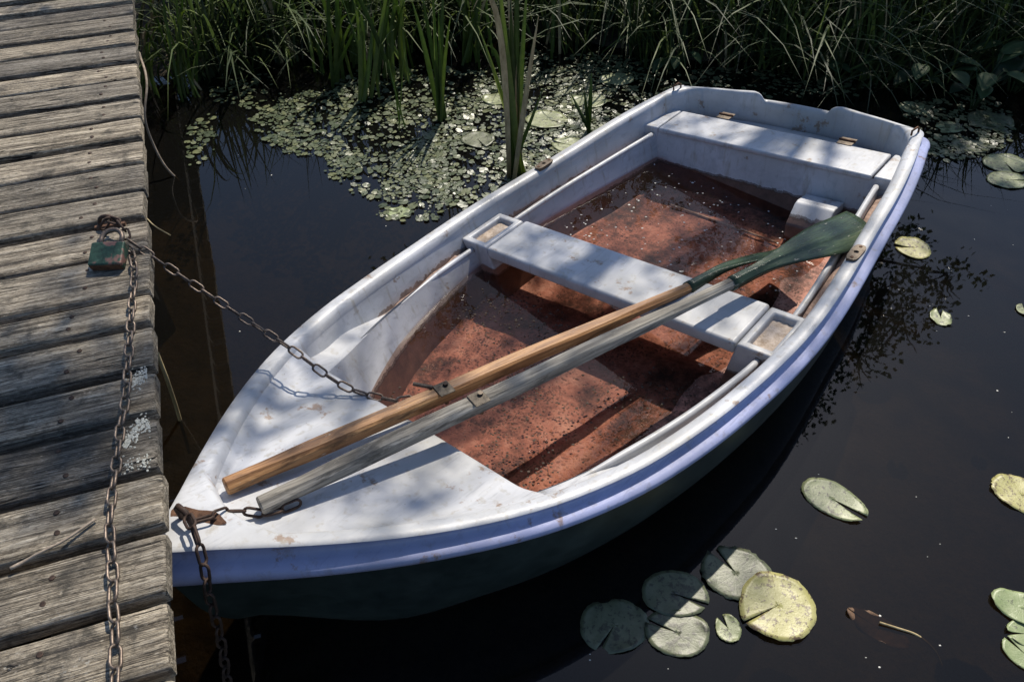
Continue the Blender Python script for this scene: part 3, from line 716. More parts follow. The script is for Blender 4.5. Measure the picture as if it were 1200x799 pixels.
for i in range(len(gy) - 1):
    y1, y0 = gy[i], gy[i + 1]; wdt = y1 - y0; gap = random.uniform(.022, .040)
    ya, yb = y0 + gap * .5, y1 - gap * .5
    xe = -.0389 * ((y0 + y1) / 2) + random.uniform(-.006, .006); dz = random.uniform(-.006, .004); tilt = random.uniform(-.010, .010); slope = random.uniform(-.006, .006)
    if 12 <= i - (len(gy) - 1 - 0) < 0: pass
    TH = .045; L_ = 1.75
    xsn = lin(-L_, -.62, 12) + lin(-.58, -.03, 30) + [-.012, -.006, -.002, 0]
    m = MB(); rows = []; seed = i * 13.7
    for x in xsn:
        e = max(0, (x + .012) / .012); er = .5 * e * e
        wa = .005 * fbm(x * 2.5, seed, 1) + .0025 * fbm(x * 14, seed, 2); wb = .005 * fbm(x * 2.5, seed + 5, 3) + .0025 * fbm(x * 14, seed, 4)
        pa, pb = ya + wa + .006 * e * e * .6, yb + wb - .006 * e * e * .6; W_ = pb - pa
        sec = []
        for v, zz in ((0, -TH), (0, -.012), (.035, -.003), (.10, 0), (.25, .0), (.4, .0), (.5, .0), (.6, .0), (.75, .0), (.9, 0), (.965, -.003), (1, -.012), (1, -TH)):
            z_ = DZ + zz + dz + (tilt * (v - .5)) + slope * x
            if zz == 0: z_ += .0022 * fbm(x * 2.0, seed + v * 9, 5) + .0016 * fbm(x * 9, seed + v * 40, 6)
            z_ -= er * .005 * (1 if zz > -.03 else 0)
            sec.append((xe + x + (.004 * fbm(v * 6, seed, 8) if x > -.03 else 0), pa + W_ * v, z_))
        rows.append(sec)
    n_ = len(rows[0]); m.grid(rows); m.f.append(tuple(range(n_))); m.f.append(tuple((len(rows) - 1) * n_ + j for j in range(n_)))
    for r_ in range(len(rows) - 1): m.f.append((r_ * n_, r_ * n_ + n_ - 1, (r_ + 1) * n_ + n_ - 1, (r_ + 1) * n_))
    # plank origin at its own place, so the grain differs
    me = m.mesh('plank', True); o = link('plank', me, 'plank_wood', dock); planks.append((o, ya, yb, xe, dz, tilt, slope))
    try:
        me.set_sharp_from_angle(angle=rad(50))
    except Exception: pass
    for v in (.27, .74):
        nx = nailrow - .0389 * 0 + random.uniform(-.02, .02); ny = ya + (yb - ya) * (v + random.uniform(-.06, .06))
        nl = link('nail', nail_me, None, o); nl.location = (nx, ny, DZ + dz + tilt * ((ny - ya) / (yb - ya) - .5) + slope * (nx - xe) + .0005); nl.rotation_euler = (random.uniform(-.15, .15), random.uniform(-.15, .15), 0)
# stringers and posts; outer stringer widened to block sky light between the planks
for xb, xw in ((-.15, .10), (-1.45, .05)):
    m = MB(); m.box(xb - xw, xb + xw, -2.2, 3.6, DZ - .045 - .16, DZ - .060); m.v = [(x - .0389 * y, y, z) for x, y, z in m.v]; m.build('stringer', 'old_beam', dock, bevel=.004, seg=1)
for xb, yb_ in ((-.30, 2.9), (-.30, -.9), (-1.36, 2.9), (-1.36, 1.0), (-1.36, -.9), (-.30, 1.0)):
    m = MB(); m.tube([(xb, yb_, -.75), (xb, yb_, DZ - .065)], .06, 12); m.build('post', 'old_beam', dock, smooth=True)
def dock_z(P):                           # top of the plank under a world point
    q = dloc(P)
    for o, ya, yb, xe, dz, tilt, slope in planks:
        if ya - .01 <= q.y <= yb + .01: return DZ + dz + tilt * ((q.y - ya) / (yb - ya) - .5) + slope * (q.x - xe)
    return DZ
# lichen patches on plank ends
def lichen(pxs, n, r, mat):
    n *= 3; r *= .62
    by = {}
    m = MB(); host = None
    for _ in range(n):
        px_, py_ = random.choice(pxs); P = at(px_ + random.gauss(0, 4.5), py_ + random.gauss(0, 4.5), DZ); q = dloc(P); z0 = dock_z(P)
        if q.x > -.0389 * q.y - .02: continue
        rr = r * random.uniform(.4, 1.2); k_ = random.randint(5, 7); a0 = random.uniform(0, 6)
        m.add([(q.x + math.cos(a0 + 2 * PI * i / k_) * rr * random.uniform(.6, 1.2), q.y + math.sin(a0 + 2 * PI * i / k_) * rr * random.uniform(.6, 1.2), z0 + .0004) for i in range(k_)] + [(q.x, q.y, z0 + .0016)], [(i, (i + 1) % k_, k_) for i in range(k_)])
    m.build('lichen', mat, dock, fix=False)
lichen([(158, 447), (164, 442), (170, 438)], 60, .006, 'lichen')
lichen([(148, 518), (155, 508), (162, 500), (170, 495), (178, 497)], 90, .006, 'lichen')
lichen([(150, 545), (165, 538), (178, 536)], 30, .005, 'lichen')

# ================================================================== chains
def link_mesh(name, L_, W_, r, mat):
    m = MB(); h = (L_ - W_) / 2; R_ = W_ / 2 - r; pts = []
    for a in lin(-PI / 2, PI / 2, 7): pts.append((h + R_ * math.cos(a), R_ * math.sin(a), 0))
    for a in lin(PI / 2, 3 * PI / 2, 7): pts.append((-h + R_ * math.cos(a), R_ * math.sin(a), 0))
    n = 7; rows = []
    N_ = len(pts)
    for i in range(N_):
        p = Vector(pts[i]); T = (Vector(pts[(i + 1) % N_]) - Vector(pts[i - 1])).normalized(); u = Vector((0, 0, 1)); v = T.cross(u)
        rows.append([p + (u * math.cos(2 * PI * k_ / n) + v * math.sin(2 * PI * k_ / n)) * r for k_ in range(n)])
    rows.append(rows[0]); m.grid(rows, close=True); me = m.mesh(name, True); me.materials.append(M[mat]); return me
def smooth_path(P, n=400):
    P = [Vector(p) for p in P]; t = [0]
    for a, b_ in zip(P, P[1:]): t.append(t[-1] + (b_ - a).length)
    arr = np.array([tuple(p) for p in P]); 
    return [Vector([herm(t, arr[:, k_], x) for k_ in range(3)]) for x in lin(0, t[-1], n)]
def make_chain(label, pts, pitch, me, roll0=0.0, roll1=PI / 2, up=ZV, straight=False, jitter=.12, name='chain'):
    P = [Vector(p) for p in pts] if straight else smooth_path(pts)
    out = [P[0]]; acc = 0
    fine = []
    for a, b_ in zip(P, P[1:]):
        k_ = max(1, int((b_ - a).length / .0015)); fine += [a + (b_ - a) * i / k_ for i in range(k_)]
    fine.append(P[-1]); last = fine[0]; out = [last]
    for p in fine:
        if (p - last).length >= pitch: out.append(p); last = p
    root = empty(name, out[0]); tag(root, label, 'chain')
    for i in range(len(out) - 1):
        c_ = (out[i] + out[i + 1]) / 2; T = (out[i + 1] - out[i]).normalized()
        u = (up - T * up.dot(T))
        if u.length < .1: u = Vector((0, 1, 0)) - T * T.y
        u.normalize(); v = u.cross(T); a = (roll0 if i % 2 else roll1) + random.uniform(-jitter, jitter)
        Y = v * math.cos(a) + u * math.sin(a); Z_ = T.cross(Y)
        o = link('link', me, None, root); o.matrix_parent_inverse = Matrix()
        o.matrix_local = Matrix.Translation(-root.location) @ Matrix(((T.x, Y.x, Z_.x, c_.x), (T.y, Y.y, Z_.y, c_.y), (T.z, Y.z, Z_.z, c_.z), (0, 0, 0, 1)))
    return root, out
LKs = link_mesh('link', .056, .029, .0036, 'chain_steel'); LKd = link_mesh('link', .056, .029, .0038, 'chain_dark')
# (a) taut chain from the dock ring to the boat
P0 = at(150, 281, DZ + .030); P1 = bw(*onz(424, 461, .372))
mid = (P0 + P1) / 2 + Vector((0, 0, -.012))
tail = [bw(*onz(446, 466, .355)), bw(*onz(468, 470, .345)), bw(*onz(490, 466, .340)), bw(*onz(506, 470, .325))]
make_chain('taut chain stretched from the dock ring across to the boat foredeck', [P0, P0 * .66 + P1 * .34 + Vector((0, 0, -.010)), P0 * .33 + P1 * .67 + Vector((0, 0, -.010)), P1] + tail, .0465, LKs, .35, .35 + PI / 2)
# (b) chain lying along the dock
dp = [(150, 286), (156, 304), (158, 318), (157, 335), (155, 360), (153, 395), (150, 430), (147, 465), (141, 500), (137, 535), (133, 570), (129, 605), (129, 640), (132, 670), (131, 700), (134, 735), (134, 770), (133, 812), (132, 870)]
pts = []
for a in dp:
    P = at(a[0], a[1], DZ + .012); pts.append(Vector((P.x, P.y, dock_z(P) + .0125)))
make_chain('long chain lying down the dock planks towards the viewer', pts, .0465, LKs, .65, .65 - PI / 2, jitter=.22)
# (c) bow chain, under the grey oar, over the bow and down into the water
bp = [onz(352, 588, .462), onz(330, 597, .468), onz(312, 602, .472), onz(292, 599, .490), onz(272, 598, .520), onz(255, 603, HZ(-2.64) + .016), onz(235, 609, HZ(-2.68) + .016), onz(222, 612, HZ(-2.70) + .016)]
pts = [bw(*p) for p in bp]
make_chain('dark rusty chain on the boat bow, its end under the grey oar', pts, .0465, LKd, .5, .5 + PI / 2)
bowout = lambda px, py, z: at(px, py, z)
hp = [bw(*onz(219, 604, HZ(-2.70) + .045)), at(229, 625, .605), at(235, 645, .590), at(240, 665, .550), at(243, 690, .485), at(250, 715, .40), at(258, 745, .29), at(263, 775, .17), at(268, 805, .03), at(272, 830, -.10)]
make_chain('dark chain hanging from the bow ring down into the water', hp, .0465, LKd, .2, .2 + PI / 2, up=Vector((0, -1, .2)))

# ================================================================== padlock and dock ring
pc = at(129, 303, DZ + .02); zt = dock_z(pc)
zt = max(zt, dock_z(at(129, 290, DZ)), dock_z(at(129, 318, DZ)))
a = at(107, 300, DZ); b_ = at(152, 298, DZ); ux = (b_ - a).normalized(); uy = ZV.cross(ux)
tl = rad(-20); uy2 = uy * math.cos(tl) - ZV * math.sin(tl); uz2 = ux.cross(uy2)
pad = empty('padlock', mat=Matrix(((ux.x, uy2.x, uz2.x, pc.x), (ux.y, uy2.y, uz2.y, pc.y), (ux.z, uy2.z, uz2.z, zt + .030), (0, 0, 0, 1))))
tag(pad, 'green rust spotted padlock lying on the dock edge by the ring', 'padlock')
m = MB(); m.box(-.050, .050, -.042, .040, -.018, .018); m.build('body', 'padlock_green', pad, bevel=.006, seg=3)
m = MB(); m.box(-.046, .046, -.0445, -.0415, -.014, .014); m.build('bottom_plate', 'rust', pad, bevel=.001, seg=1)
m = MB(); m.tube([(-.031, .035, 0), (-.031, .062, .0)] + [(-.031 * math.cos(t), .062 + .031 * math.sin(t), .0) for t in lin(0.2, PI - .2, 9)] + [(.031, .062, 0), (.031, .035, 0)], .0075, 10); m.build('shackle', 'chain_steel', pad, smooth=True)
# mooring ring: rusty staple driven in the gap plus an open ring
rp = at(128, 262, DZ + .01); zr = dock_z(rp)
ring = empty('mooring_staple', (rp.x, rp.y, zr)); tag(ring, 'rusty iron staple driven into the dock plank above the padlock', 'staple')
m = MB(); m.tube([(-.030, 0, -.03), (-.030, 0, .012)] + [(-.030 * math.cos(t), 0, .012 + .030 * math.sin(t)) for t in lin(.3, PI - .3, 7)] + [(.030, 0, .012), (.030, 0, -.03)], .0065, 8); m.build('loop', 'chain_dark', ring, smooth=True)
m = MB(); m.tube([(-.045, -.012, -.002), (.045, .012, -.002)], .012, 6); m.build('base_plate', 'rust', ring)
kp = [at(120, 268, DZ + .02), at(128, 256, DZ + .05), at(141, 262, DZ + .045), at(147, 272, DZ + .035), at(150, 284, DZ + .03)]
make_chain('short bunch of rusty links tying the padlock to the staple', kp, .040, LKd, .3, .3 + PI / 2)

# ================================================================== lily pads on the pond
def pad_mesh(rx, ry, notch, nw, ragged, seed, curl=.0):
    n = 56; rings = 7; m = MB(); rows = []; rr = random.Random(seed)
    jag = [rr.uniform(-1, 1) for _ in range(n + 1)]
    for k_ in range(rings + 1):
        f = k_ / rings; row = []
        for i in range(n + 1):
            t = i / n; a = notch + nw / 2 + (2 * PI - nw) * t
            lobe = 1 + .10 * math.exp(-((t) / .08) ** 2) + .10 * math.exp(-((1 - t) / .08) ** 2)
            rad_ = f * lobe * (1 + ragged * (jag[i] if f == 1 else 0) + .05 * noise.noise(Vector((math.cos(a) * 1.3, math.sin(a) * 1.3, seed * 3.1))))
            x, y = rad_ * rx * math.cos(a), rad_ * ry * math.sin(a)
            z = .0022 * noise.noise(Vector((x * 25, y * 25, seed))) * f + curl * max(0, f - .6) ** 2 * (.25 + noise.noise(Vector((a * 1.3, seed, 1))) * 1.8) * .16
            row.append((x, y, z))
        rows.append(row)
    m.grid(rows, flip=False); 
    return m
def lily(cx, cy, hx, hy, notch_deg, mat, label, z=.004, nw=.12, ragged=.015, curl=.25, rot=0, name='lily_pad', cat='lily pad', group='lily pads floating beside the boat'):
    c0 = at(cx, cy, 0); rx = (at(cx + hx, cy, 0) - c0).length; ry = (at(cx, cy - hy, 0) - at(cx, cy + hy, 0)).length / 2
    m = pad_mesh(rx, ry, rad(notch_deg), nw, ragged, int(cx * 7 + cy) % 997, curl)
    o = m.build(name, mat, smooth=True, fix=False, solid=.0009); o.location = (c0.x, c0.y, z); o.rotation_euler = (0, 0, rad(rot))
    if o.data.polygons[0].normal.z < 0: o.data.flip_normals()
    tag(o, label, cat, group); return o
lily(975, 585, 37, 20, -8, 'pad_green', 'pale grey-green lily pad floating alone right of the boat', rot=-38, nw=.35)
lily(911, 711, 43, 39, 205, 'pad_yellow', 'large round yellowing lily pad with brown spots in the cluster', z=.011, nw=.06, ragged=.02)
lily(862, 672, 40, 30, 120, 'pad_dull_shaded', 'tattered dull green lily pad half shaded behind the yellow one', z=.005, ragged=.05, nw=.25)
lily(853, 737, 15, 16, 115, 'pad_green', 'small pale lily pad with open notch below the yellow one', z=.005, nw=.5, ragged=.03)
lily(790, 696, 38, 27, -30, 'pad_dull_shaded', 'dark shaded lily pad at the top of the cluster beside the hull', z=.005, nw=.2)
lily(794, 742, 37, 28, 150, 'pad_dull_shaded', 'green lily pad with its right half in sunlight', z=.005, nw=.15)
lily(720, 732, 41, 31, 240, 'pad_dull_shaded', 'leftmost lily pad of the cluster lying wholly in the boat shadow', z=.002, nw=.1)
lily(1197, 580, 34, 20, 20, 'pad_yellow', 'yellow lily pad cut by the right edge of the picture', rot=-35, nw=.2, ragged=.03)
lily(1196, 713, 33, 18, 10, 'pad_fresh', 'light green lily pad at the right edge, topmost of three', z=.008, rot=-30, nw=.1)
lily(1202, 743, 20, 15, 200, 'pad_fresh', 'small fresh green lily pad at the right edge between two others', z=.004, rot=-20, nw=.2)
lily(1202, 768, 26, 17, 150, 'pad_fresh', 'fresh green lily pad at the lower right edge, lowest of three', z=.004, rot=-35, nw=.2)
lily(1070, 291, 19, 12, 170, 'pad_yellow', 'small olive yellow lily pad right of the boat stern', nw=.25, ragged=.03)
lily(1102, 373, 12, 9, 70, 'pad_green', 'tiny pale lily pad on open water below the olive one', nw=.5, ragged=.05)
lily(1200, 364, 9, 6, 70, 'pad_green', 'tiny pale lily pad at the right edge of open water', nw=.3, ragged=.05)
# bigger pads by the far bank
for i, (cx, cy, hx, hy, mt, lb) in enumerate([
        (1178, 192, 26, 10, 'pad_green', 'shiny lily pad near the right edge, in front of the leafy plants'),
        (1180, 212, 24, 9, 'pad_green', 'lily pad at the right edge, nearest of the bank pads'),
        (1135, 172, 20, 8, 'pad_dull_shaded', 'dull lily pad lying just right of the transom corner'),
        (1160, 142, 26, 10, 'pad_dull_shaded', 'broad dull lily pad under the leafy plants at right'),
        (1072, 128, 17, 7, 'pad_green', 'bright lily pad behind the right transom corner'),
        (1112, 150, 15, 6, 'pad_green', 'small lily pad between the transom corner and leafy plants'),
        (640, 142, 24, 10, 'pad_green', 'large glossy lily pad among the small leaves behind the boat rim'),
        (668, 172, 20, 9, 'pad_green', 'large glossy lily pad touching the boat rim side of the carpet'),
        (622, 226, 17, 9, 'pad_green', 'glossy lily pad beside the tall iris close to the boat'),
        (690, 120, 22, 8, 'pad_green', 'wide lily pad behind the short three-leaved iris'),
        (560, 165, 20, 9, 'pad_dull_shaded', 'wide dull lily pad left of the tall iris'),
        (585, 118, 20, 7, 'pad_green', 'lily pad behind the tall iris stem'),
        (468, 250, 14, 6, 'pad_fresh', 'small green lily pad on open water left of the boat rim'),
        (722, 95, 20, 7, 'pad_green', 'far lily pad near the grass behind the boat rim')]):
    lily(cx, cy, hx, hy, random.uniform(0, 360), mt, lb, z=.010 if 550 < cx < 760 else .005, nw=.15, ragged=.02, group='lily pads near the far bank')

# small floating leaves: 300 single ones (nearest) and the rest as one carpet
def in_carpet(px, py):
    # density field in photo space of the leaf carpet, on the water
    d = 0
    for cx, cy, rx, ry, w_ in ((640, 150, 125, 90, 1.0), (550, 190, 85, 60, .9), (375, 145, 80, 40, .62), (720, 95, 90, 35, .5), (455, 190, 75, 48, .62), (225, 160, 30, 36, .25), (300, 110, 60, 22, .15), (490, 115, 110, 40, .5), (1120, 150, 70, 40, .45), (480, 250, 40, 14, .3), (900, 95, 200, 22, .2)):
        q = ((px - cx) / rx) ** 2 + ((py - cy) / ry) ** 2
        d = max(d, w_ * (1 - sm(.55, 1.1, q)))
    return d
leafm = []
for kk in range(5):
    m = pad_mesh(1, .82, 0, .45, .0, kk + 3, 0); 
    mm = MB(); n_ = 14; nwv = .5; ringv = [(0, 0, 0)]
    for i in range(n_ + 1):
        a = nwv / 2 + (2 * PI - nwv) * i / n_; rr = 1 + .30 * noise.noise(Vector((math.cos(a) * 2, math.sin(a) * 2, kk * 5)))
        ringv.append((rr * math.cos(a), .84 * rr * math.sin(a), .07 * noise.noise(Vector((math.cos(a) * 1.5, math.sin(a) * 1.5, kk + 9)))))
    low = [(x * .97, y * .97, z - .06) for x, y, z in ringv]
    n1 = len(ringv); fs = [(0, i, i + 1) for i in range(1, n1 - 1)] + [(n1, n1 + i + 1, n1 + i) for i in range(1, n1 - 1)]
    fs += [(i, n1 + i, n1 + i + 1, i + 1) for i in range(1, n1 - 1)] + [(0, n1, n1 + 1, 1), (n1 - 1, 2 * n1 - 1, n1, 0)]
    leafm.append((ringv + low, fs))
cand = []; cells = {}
tries = 0
while len(cand) < 4200 and tries < 90000:
    tries += 1
    px_, py_ = random.uniform(180, 1190), random.uniform(50, 270)
    P = at(px_, py_, 0); dc = in_carpet(px_, py_)
    if random.random() > dc * (.12 + .88 * sm(-.22 - .3 * max(0, dc - .7), .18, fbm(P.x, P.y, 4, 3.6) + .35 * fbm(P.x, P.y, 9, 9))): continue
    if inpoly(P.x, P.y) or P.y > bank_y(P.x) - .05: continue
    # keep clear of the boat and the dock
    q = P - BO; bl, sl_ = q.dot(RT), q.dot(AX)
    if -2.9 < sl_ < .62 and abs(bl) < HB(max(-2.8, min(.45, sl_))) + .05: continue
    if dloc(P).x < -.02: continue
    r = random.choice([.007, .009, .011, .013, .016, .019, .024]) * random.uniform(.85, 1.15)
    key = (int(P.x / .05), int(P.y / .05)); ok = True
    for ix in (-1, 0, 1):
        for iy in (-1, 0, 1):
            for (Q, r2) in cells.get((key[0] + ix, key[1] + iy), []):
                if (Q - P).length < (r + r2) * .66: ok = False
    if not ok: continue
    cells.setdefault(key, []).append((P, r)); cand.append((P, r))
cand.sort(key=lambda c_: -(c_[1] / (c_[0] - CO).length))
smes = []
for vs, fs in leafm:
    mm = MB(); mm.add(vs, fs); me = mm.mesh('floating_leaf', False); me.materials.append(M['carpet_leaf_single']); smes.append(me)
for i, (P, r) in enumerate(cand[:300]):
    o = link('floating_leaf', smes[i % 5], None); o.location = (P.x, P.y, .005 + .0006 * (i % 7)); o.scale = (r, r, r); o.rotation_euler = (random.gauss(0, .085), random.gauss(0, .085), random.uniform(0, 6.3))
    tag(o, 'small round leaf floating in the leaf carpet between dock and bank', 'floating leaf', 'small leaves floating behind the boat')
m = MB(); tone = []
for i, (P, r) in enumerate(cand[300:]):
    vs, fs = leafm[i % 5]; a = random.uniform(0, 6.3); c_, s_ = math.cos(a), math.sin(a); tx, ty = random.gauss(0, .085), random.gauss(0, .085); tv = random.random()
    m.add([(P.x + r * (x * c_ - y * s_), P.y + r * (x * s_ + y * c_), .005 + .0006 * (i % 7) + r * (z + x * tx + y * ty)) for x, y, z in vs], fs); tone += [tv] * len(vs)
o = m.build('leaf_carpet', 'carpet_leaf', smooth=False, fix=True); at_ = o.data.attributes.new('tone', 'FLOAT', 'POINT'); at_.data.foreach_set('value', tone)
tag(o, 'carpet of tiny round floating leaves between the dock, boat and bank', kind='stuff')
# duckweed between the leaves, far too fine to count
V = []; F = []; tone = []; k_ = 0; tries = 0
while k_ < 9000 and tries < 60000:
    tries += 1
    px_, py_ = random.uniform(180, 1190), random.uniform(50, 260); P = at(px_, py_, 0); dc = in_carpet(px_, py_)
    if random.random() > dc * (.05 + .95 * sm(-.15, .2, fbm(P.x, P.y, 4, 3.6) + .5 * fbm(P.x, P.y, 13, 14))): continue
    q = P - BO; bl, sl_ = q.dot(RT), q.dot(AX)
    if P.y > bank_y(P.x) - .05 or dloc(P).x < -.02 or (-2.9 < sl_ < .62 and abs(bl) < HB(max(-2.8, min(.45, sl_))) + .05): continue
    r = random.uniform(.0025, .0065); a = random.uniform(0, 6.3); tx, ty = random.gauss(0, .1) * r, random.gauss(0, .1) * r; n0 = len(V); z0 = .0032
    V += [(P.x + r * math.cos(a + i * PI / 3), P.y + r * math.sin(a + i * PI / 3) * .8, z0 + tx * math.cos(a + i * PI / 3) + ty * math.sin(a + i * PI / 3)) for i in range(6)]; F.append(tuple(range(n0, n0 + 6))); tone += [random.random()] * 6; k_ += 1
me = bpy.data.meshes.new('duckweed'); me.from_pydata(V, [], F); me.update(); a_ = me.attributes.new('tone', 'FLOAT', 'POINT'); a_.data.foreach_set('value', tone)
tag(link('duckweed', me, 'carpet_leaf'), 'fine duckweed film between the small floating leaves', kind='stuff')
# pale specks on the open pond
def p_pond():
    while True:
        P = at(random.uniform(200, 1195), random.uniform(110, 795), 0); q = P - BO; bl, sl_ = q.dot(RT), q.dot(AX)
        if -2.95 < sl_ < .62 and abs(bl) < HB(max(-2.8, min(.45, sl_))) + .06: continue
        if dloc(P).x < .03 or P.y > 4.2: continue
        return Vector((P.x, P.y, .0005))
bits('pond_specks', 48, p_pond, .0032, 'speck', 'tiny pale seeds scattered on the open pond water')

# sunken brown leaf with stem, weed and stalks
c0 = at(1028, 739, -.02)
m = pad_mesh(.085, .038, PI, .1, .05, 5, .3); o = m.build('sunken_leaf', 'brown_leaf', smooth=True, fix=False, solid=.0015); o.location = (c0.x, c0.y, -.006); o.rotation_euler = (.08, .05, rad(-38)); tag(o, 'brown decayed leaf floating low in the water at lower right', 'leaf')
m = MB(); m.tube(smooth_path([at(1031, 729, .006), at(1050, 735, .004), at(1075, 744, .0), at(1092, 758, -.02), at(1104, 780, -.08)], 24), .0035, 6); o = m.build('leaf_stem', 'dead_stalk', smooth=True); tag(o, 'thin curved pale stem beside the brown sunken leaf', 'stem')

# ================================================================== vegetation
def blade(m, base, h, lean_dir, lean, width, segs=6, droop=0.0, twist=0.0, tone=None, tv=0):
    """a bent tapering leaf strip"""
    d = Vector((math.cos(lean_dir), math.sin(lean_dir), 0)); side = Vector((-d.y, d.x, 0)); side = (side * math.cos(twist) + d * math.sin(twist))
    vs = []; n = segs
    for i in range(n + 1):
        t = i / n; z = h * (t - droop * t * t * t * .6); out = h * (lean * t + droop * t * t * .8); w_ = width * (1 - t ** 2.2) * (.7 + .6 * min(1, t * 4)) * .5
        p = base + d * out + ZV * z
        if i < n: vs += [p - side * w_, p + side * w_]
        else: vs += [p]
    fs = [(2 * i, 2 * i + 1, 2 * i + 3, 2 * i + 2) for i in range(n - 1)] + [(2 * n - 2, 2 * n - 1, 2 * n)]
    m.add(vs, fs)
    if tone is not None: tone += [tv] * len(vs)
def grass_field(name, n, yr, hr, wr_, mat, label, dens, tones):
    m = MB(); tone = []; k_ = 0
    while k_ < n:
        x = random.uniform(-3.6, 5.2); d = yr[0] + (yr[1] - yr[0]) * random.random() ** 1.3; y = bank_y(x) + d
        if random.random() > dens(x, y): continue
        cx, cy = x, y
        for _ in range(random.randint(3, 7)):
            bx, by = cx + random.gauss(0, .05), cy + random.gauss(0, .05); z = max(ground_z(bx, by), -.08)
            if dloc(Vector((bx, by, 0))).x < .05: continue
            h = random.uniform(*hr) * (.7 + .5 * (fbm(cx, cy, 2, 1.1) + .5))
            blade(m, Vector((bx, by, z - .01)), h, random.uniform(0, 6.3), random.uniform(.05, .45), random.uniform(*wr_), 6, random.choice([0, .2, .5, .9, 1.1]), random.uniform(-.6, .6), tone, tones())
            k_ += 1
    o = m.build(name, mat, smooth=True, fix=False); a_ = o.data.attributes.new('tone', 'FLOAT', 'POINT'); a_.data.foreach_set('value', tone); tag(o, label, kind='stuff'); return o
def dens1(x, y): return 1 if x < -1.35 else .25 + .75 * sm(-.15, .25, fbm(x, y, 6, .9)) if not (-.2 < x < .9 and y < bank_y(x) + .15) else .25
grass_field('bank_grass', 17000, (-.12, 3.2), (.35, 1.05), (.008, .018), 'grass_blade', 'dense dark sedge grass growing along the far bank', dens1, lambda: random.random() ** 1.4)
grass_field('dry_grass', 260, (-.12, 1.4), (.12, .50), (.0025, .005), 'straw', 'pale dry grass stems tangled in the bank sedge', lambda x, y: .6, lambda: random.random())
def reed(label, bpx, bpy, leaves, mat='reed_leaf', z0=-.06, name='iris_plant', cat='plant', group=None, spread=.03):
    base = at(bpx, bpy, 0); spread = .07 if len(leaves) > 6 and 'tall iris with' not in label else spread; root = empty(name, (base.x, base.y, 0)); tag(root, label, cat, group)
    for (tx, ty, hh, w_, dr) in leaves:
        # tip pixel taken at the depth of the plant: the ray hits the upright plane through the base, then height follows
        d = ray(tx, ty); t = (base.y - .12 * dr + random.uniform(-.08, .08)) / d.y; tip = CO + d * t
        v = tip - base; n = 12; m = MB(); rows = []
        ctrl = base + Vector((v.x * random.uniform(.3, .55), v.y * .3, v.z * .6)); b0 = base + Vector((random.gauss(0, spread), random.gauss(0, spread), z0))
        if dr > 0: ctrl = base + Vector((v.x * .2, v.y * .2, v.z * (1.0 + dr)))
        yaw_ = random.uniform(-.7, .7)
        for i in range(n + 1):
            u = i / n; p = b0 * (1 - u) ** 2 + ctrl * 2 * u * (1 - u) + tip * u * u
            ww = w_ * .62 * (1 - u ** 3) * (.75 + .4 * min(1, 3 * u)) + .0006; sd = Vector((math.cos(yaw_ + u * .5), math.sin(yaw_ + u * .5), 0)); nn_ = Vector((-sd.y, sd.x, 0))
            rows.append([p - sd * ww - nn_ * ww * .25, p + nn_ * ww * .2, p + sd * ww - nn_ * ww * .25])
        m.grid([[q - base for q in r_] for r_ in rows]); m.build('leaf', 'dead_stalk' if len(leaves) > 6 and random.random() < .14 else mat, root, smooth=True, fix=False, solid=.0012)
    return root
def fan(cx, spread, n, ytop, ybot, w_=.016, dr=0):
    return [(cx + random.uniform(-spread, spread) * 1.3, random.uniform(ytop, ybot), 0, w_ * random.uniform(.45, 1.25), dr + random.choice([0, 0, .12, .3])) for _ in range(int(n * 1.5))]
reed('tall iris with bent leaves standing closest behind the boat rim', 604, 205, [(560, 30, 0, .017, 0), (583, -40, 0, .022, 0), (592, -70, 0, .024, 0), (606, -60, 0, .022, 0), (619, -30, 0, .020, 0), (631, 20, 0, .018, 0), (553, 14, 0, .020, .35), (560, 62, 0, .017, .30), (636, 105, 0, .014, 0), (612, 120, 0, .014, 0), (598, 0, 0, .022, 0)])
reed('iris with upright pale leaves left of the tallest iris', 516, 140, [(483, 2, 0, .022, 0), (495, -5, 0, .020, 0), (514, 12, 0, .016, 0), (520, -20, 0, .018, 0), (506, -30, 0, .018, 0), (528, 20, 0, .014, 0)])
reed('short three-leaved iris poking up beside the boat rim', 690, 156, [(668, 108, 0, .016, 0), (684, 104, 0, .014, 0), (693, 86, 0, .016, 0)])
reed('single pale reed leaf rising between the dark reed clumps', 372, 85, [(352, -8, 0, .014, 0), (367, 14, 0, .013, 0), (385, 30, 0, .010, 0)])
reed('dark broad iris clump left of the single pale leaf', 338, 68, fan(325, 22, 7, -60, 10, .026))
reed('bright sedge clump growing beside the dock edge', 218, 108, fan(205, 26, 9, -20, 60, .011) + fan(215, 22, 4, 40, 80, .009))
reed('dark reed clump far behind near the top centre left', 425, 72, fan(420, 32, 8, -80, 10, .022))
reed('dark reed clump between the two upright irises', 462, 92, fan(455, 24, 8, -70, 20, .018))
reed('dark reed clump behind the tall iris', 560, 72, fan(555, 28, 8, -90, 0, .020))
reed('slim reeds at the bank right of the tall iris', 652, 60, fan(650, 26, 7, -90, -5, .014))
reed('arching pale sedge tuft behind the transom', 1005, 88, fan(1005, 40, 9, -40, 30, .010, .25) + fan(1000, 25, 6, -60, 10, .009))
reed('slim sedge tuft left of the transom corner', 855, 72, fan(855, 40, 9, -60, 20, .009, .1))
reed('slim drooping sedge at the upper right corner', 1105, 70, fan(1100, 50, 8, -50, 30, .009, .2))
reed('leafy reed clump at the water edge left of the upright iris', 440, 112, fan(432, 26, 7, -30, 40, .018))
reed('reed clump at the water edge above the sparse floating leaves', 395, 96, fan(398, 22, 6, -40, 30, .016))
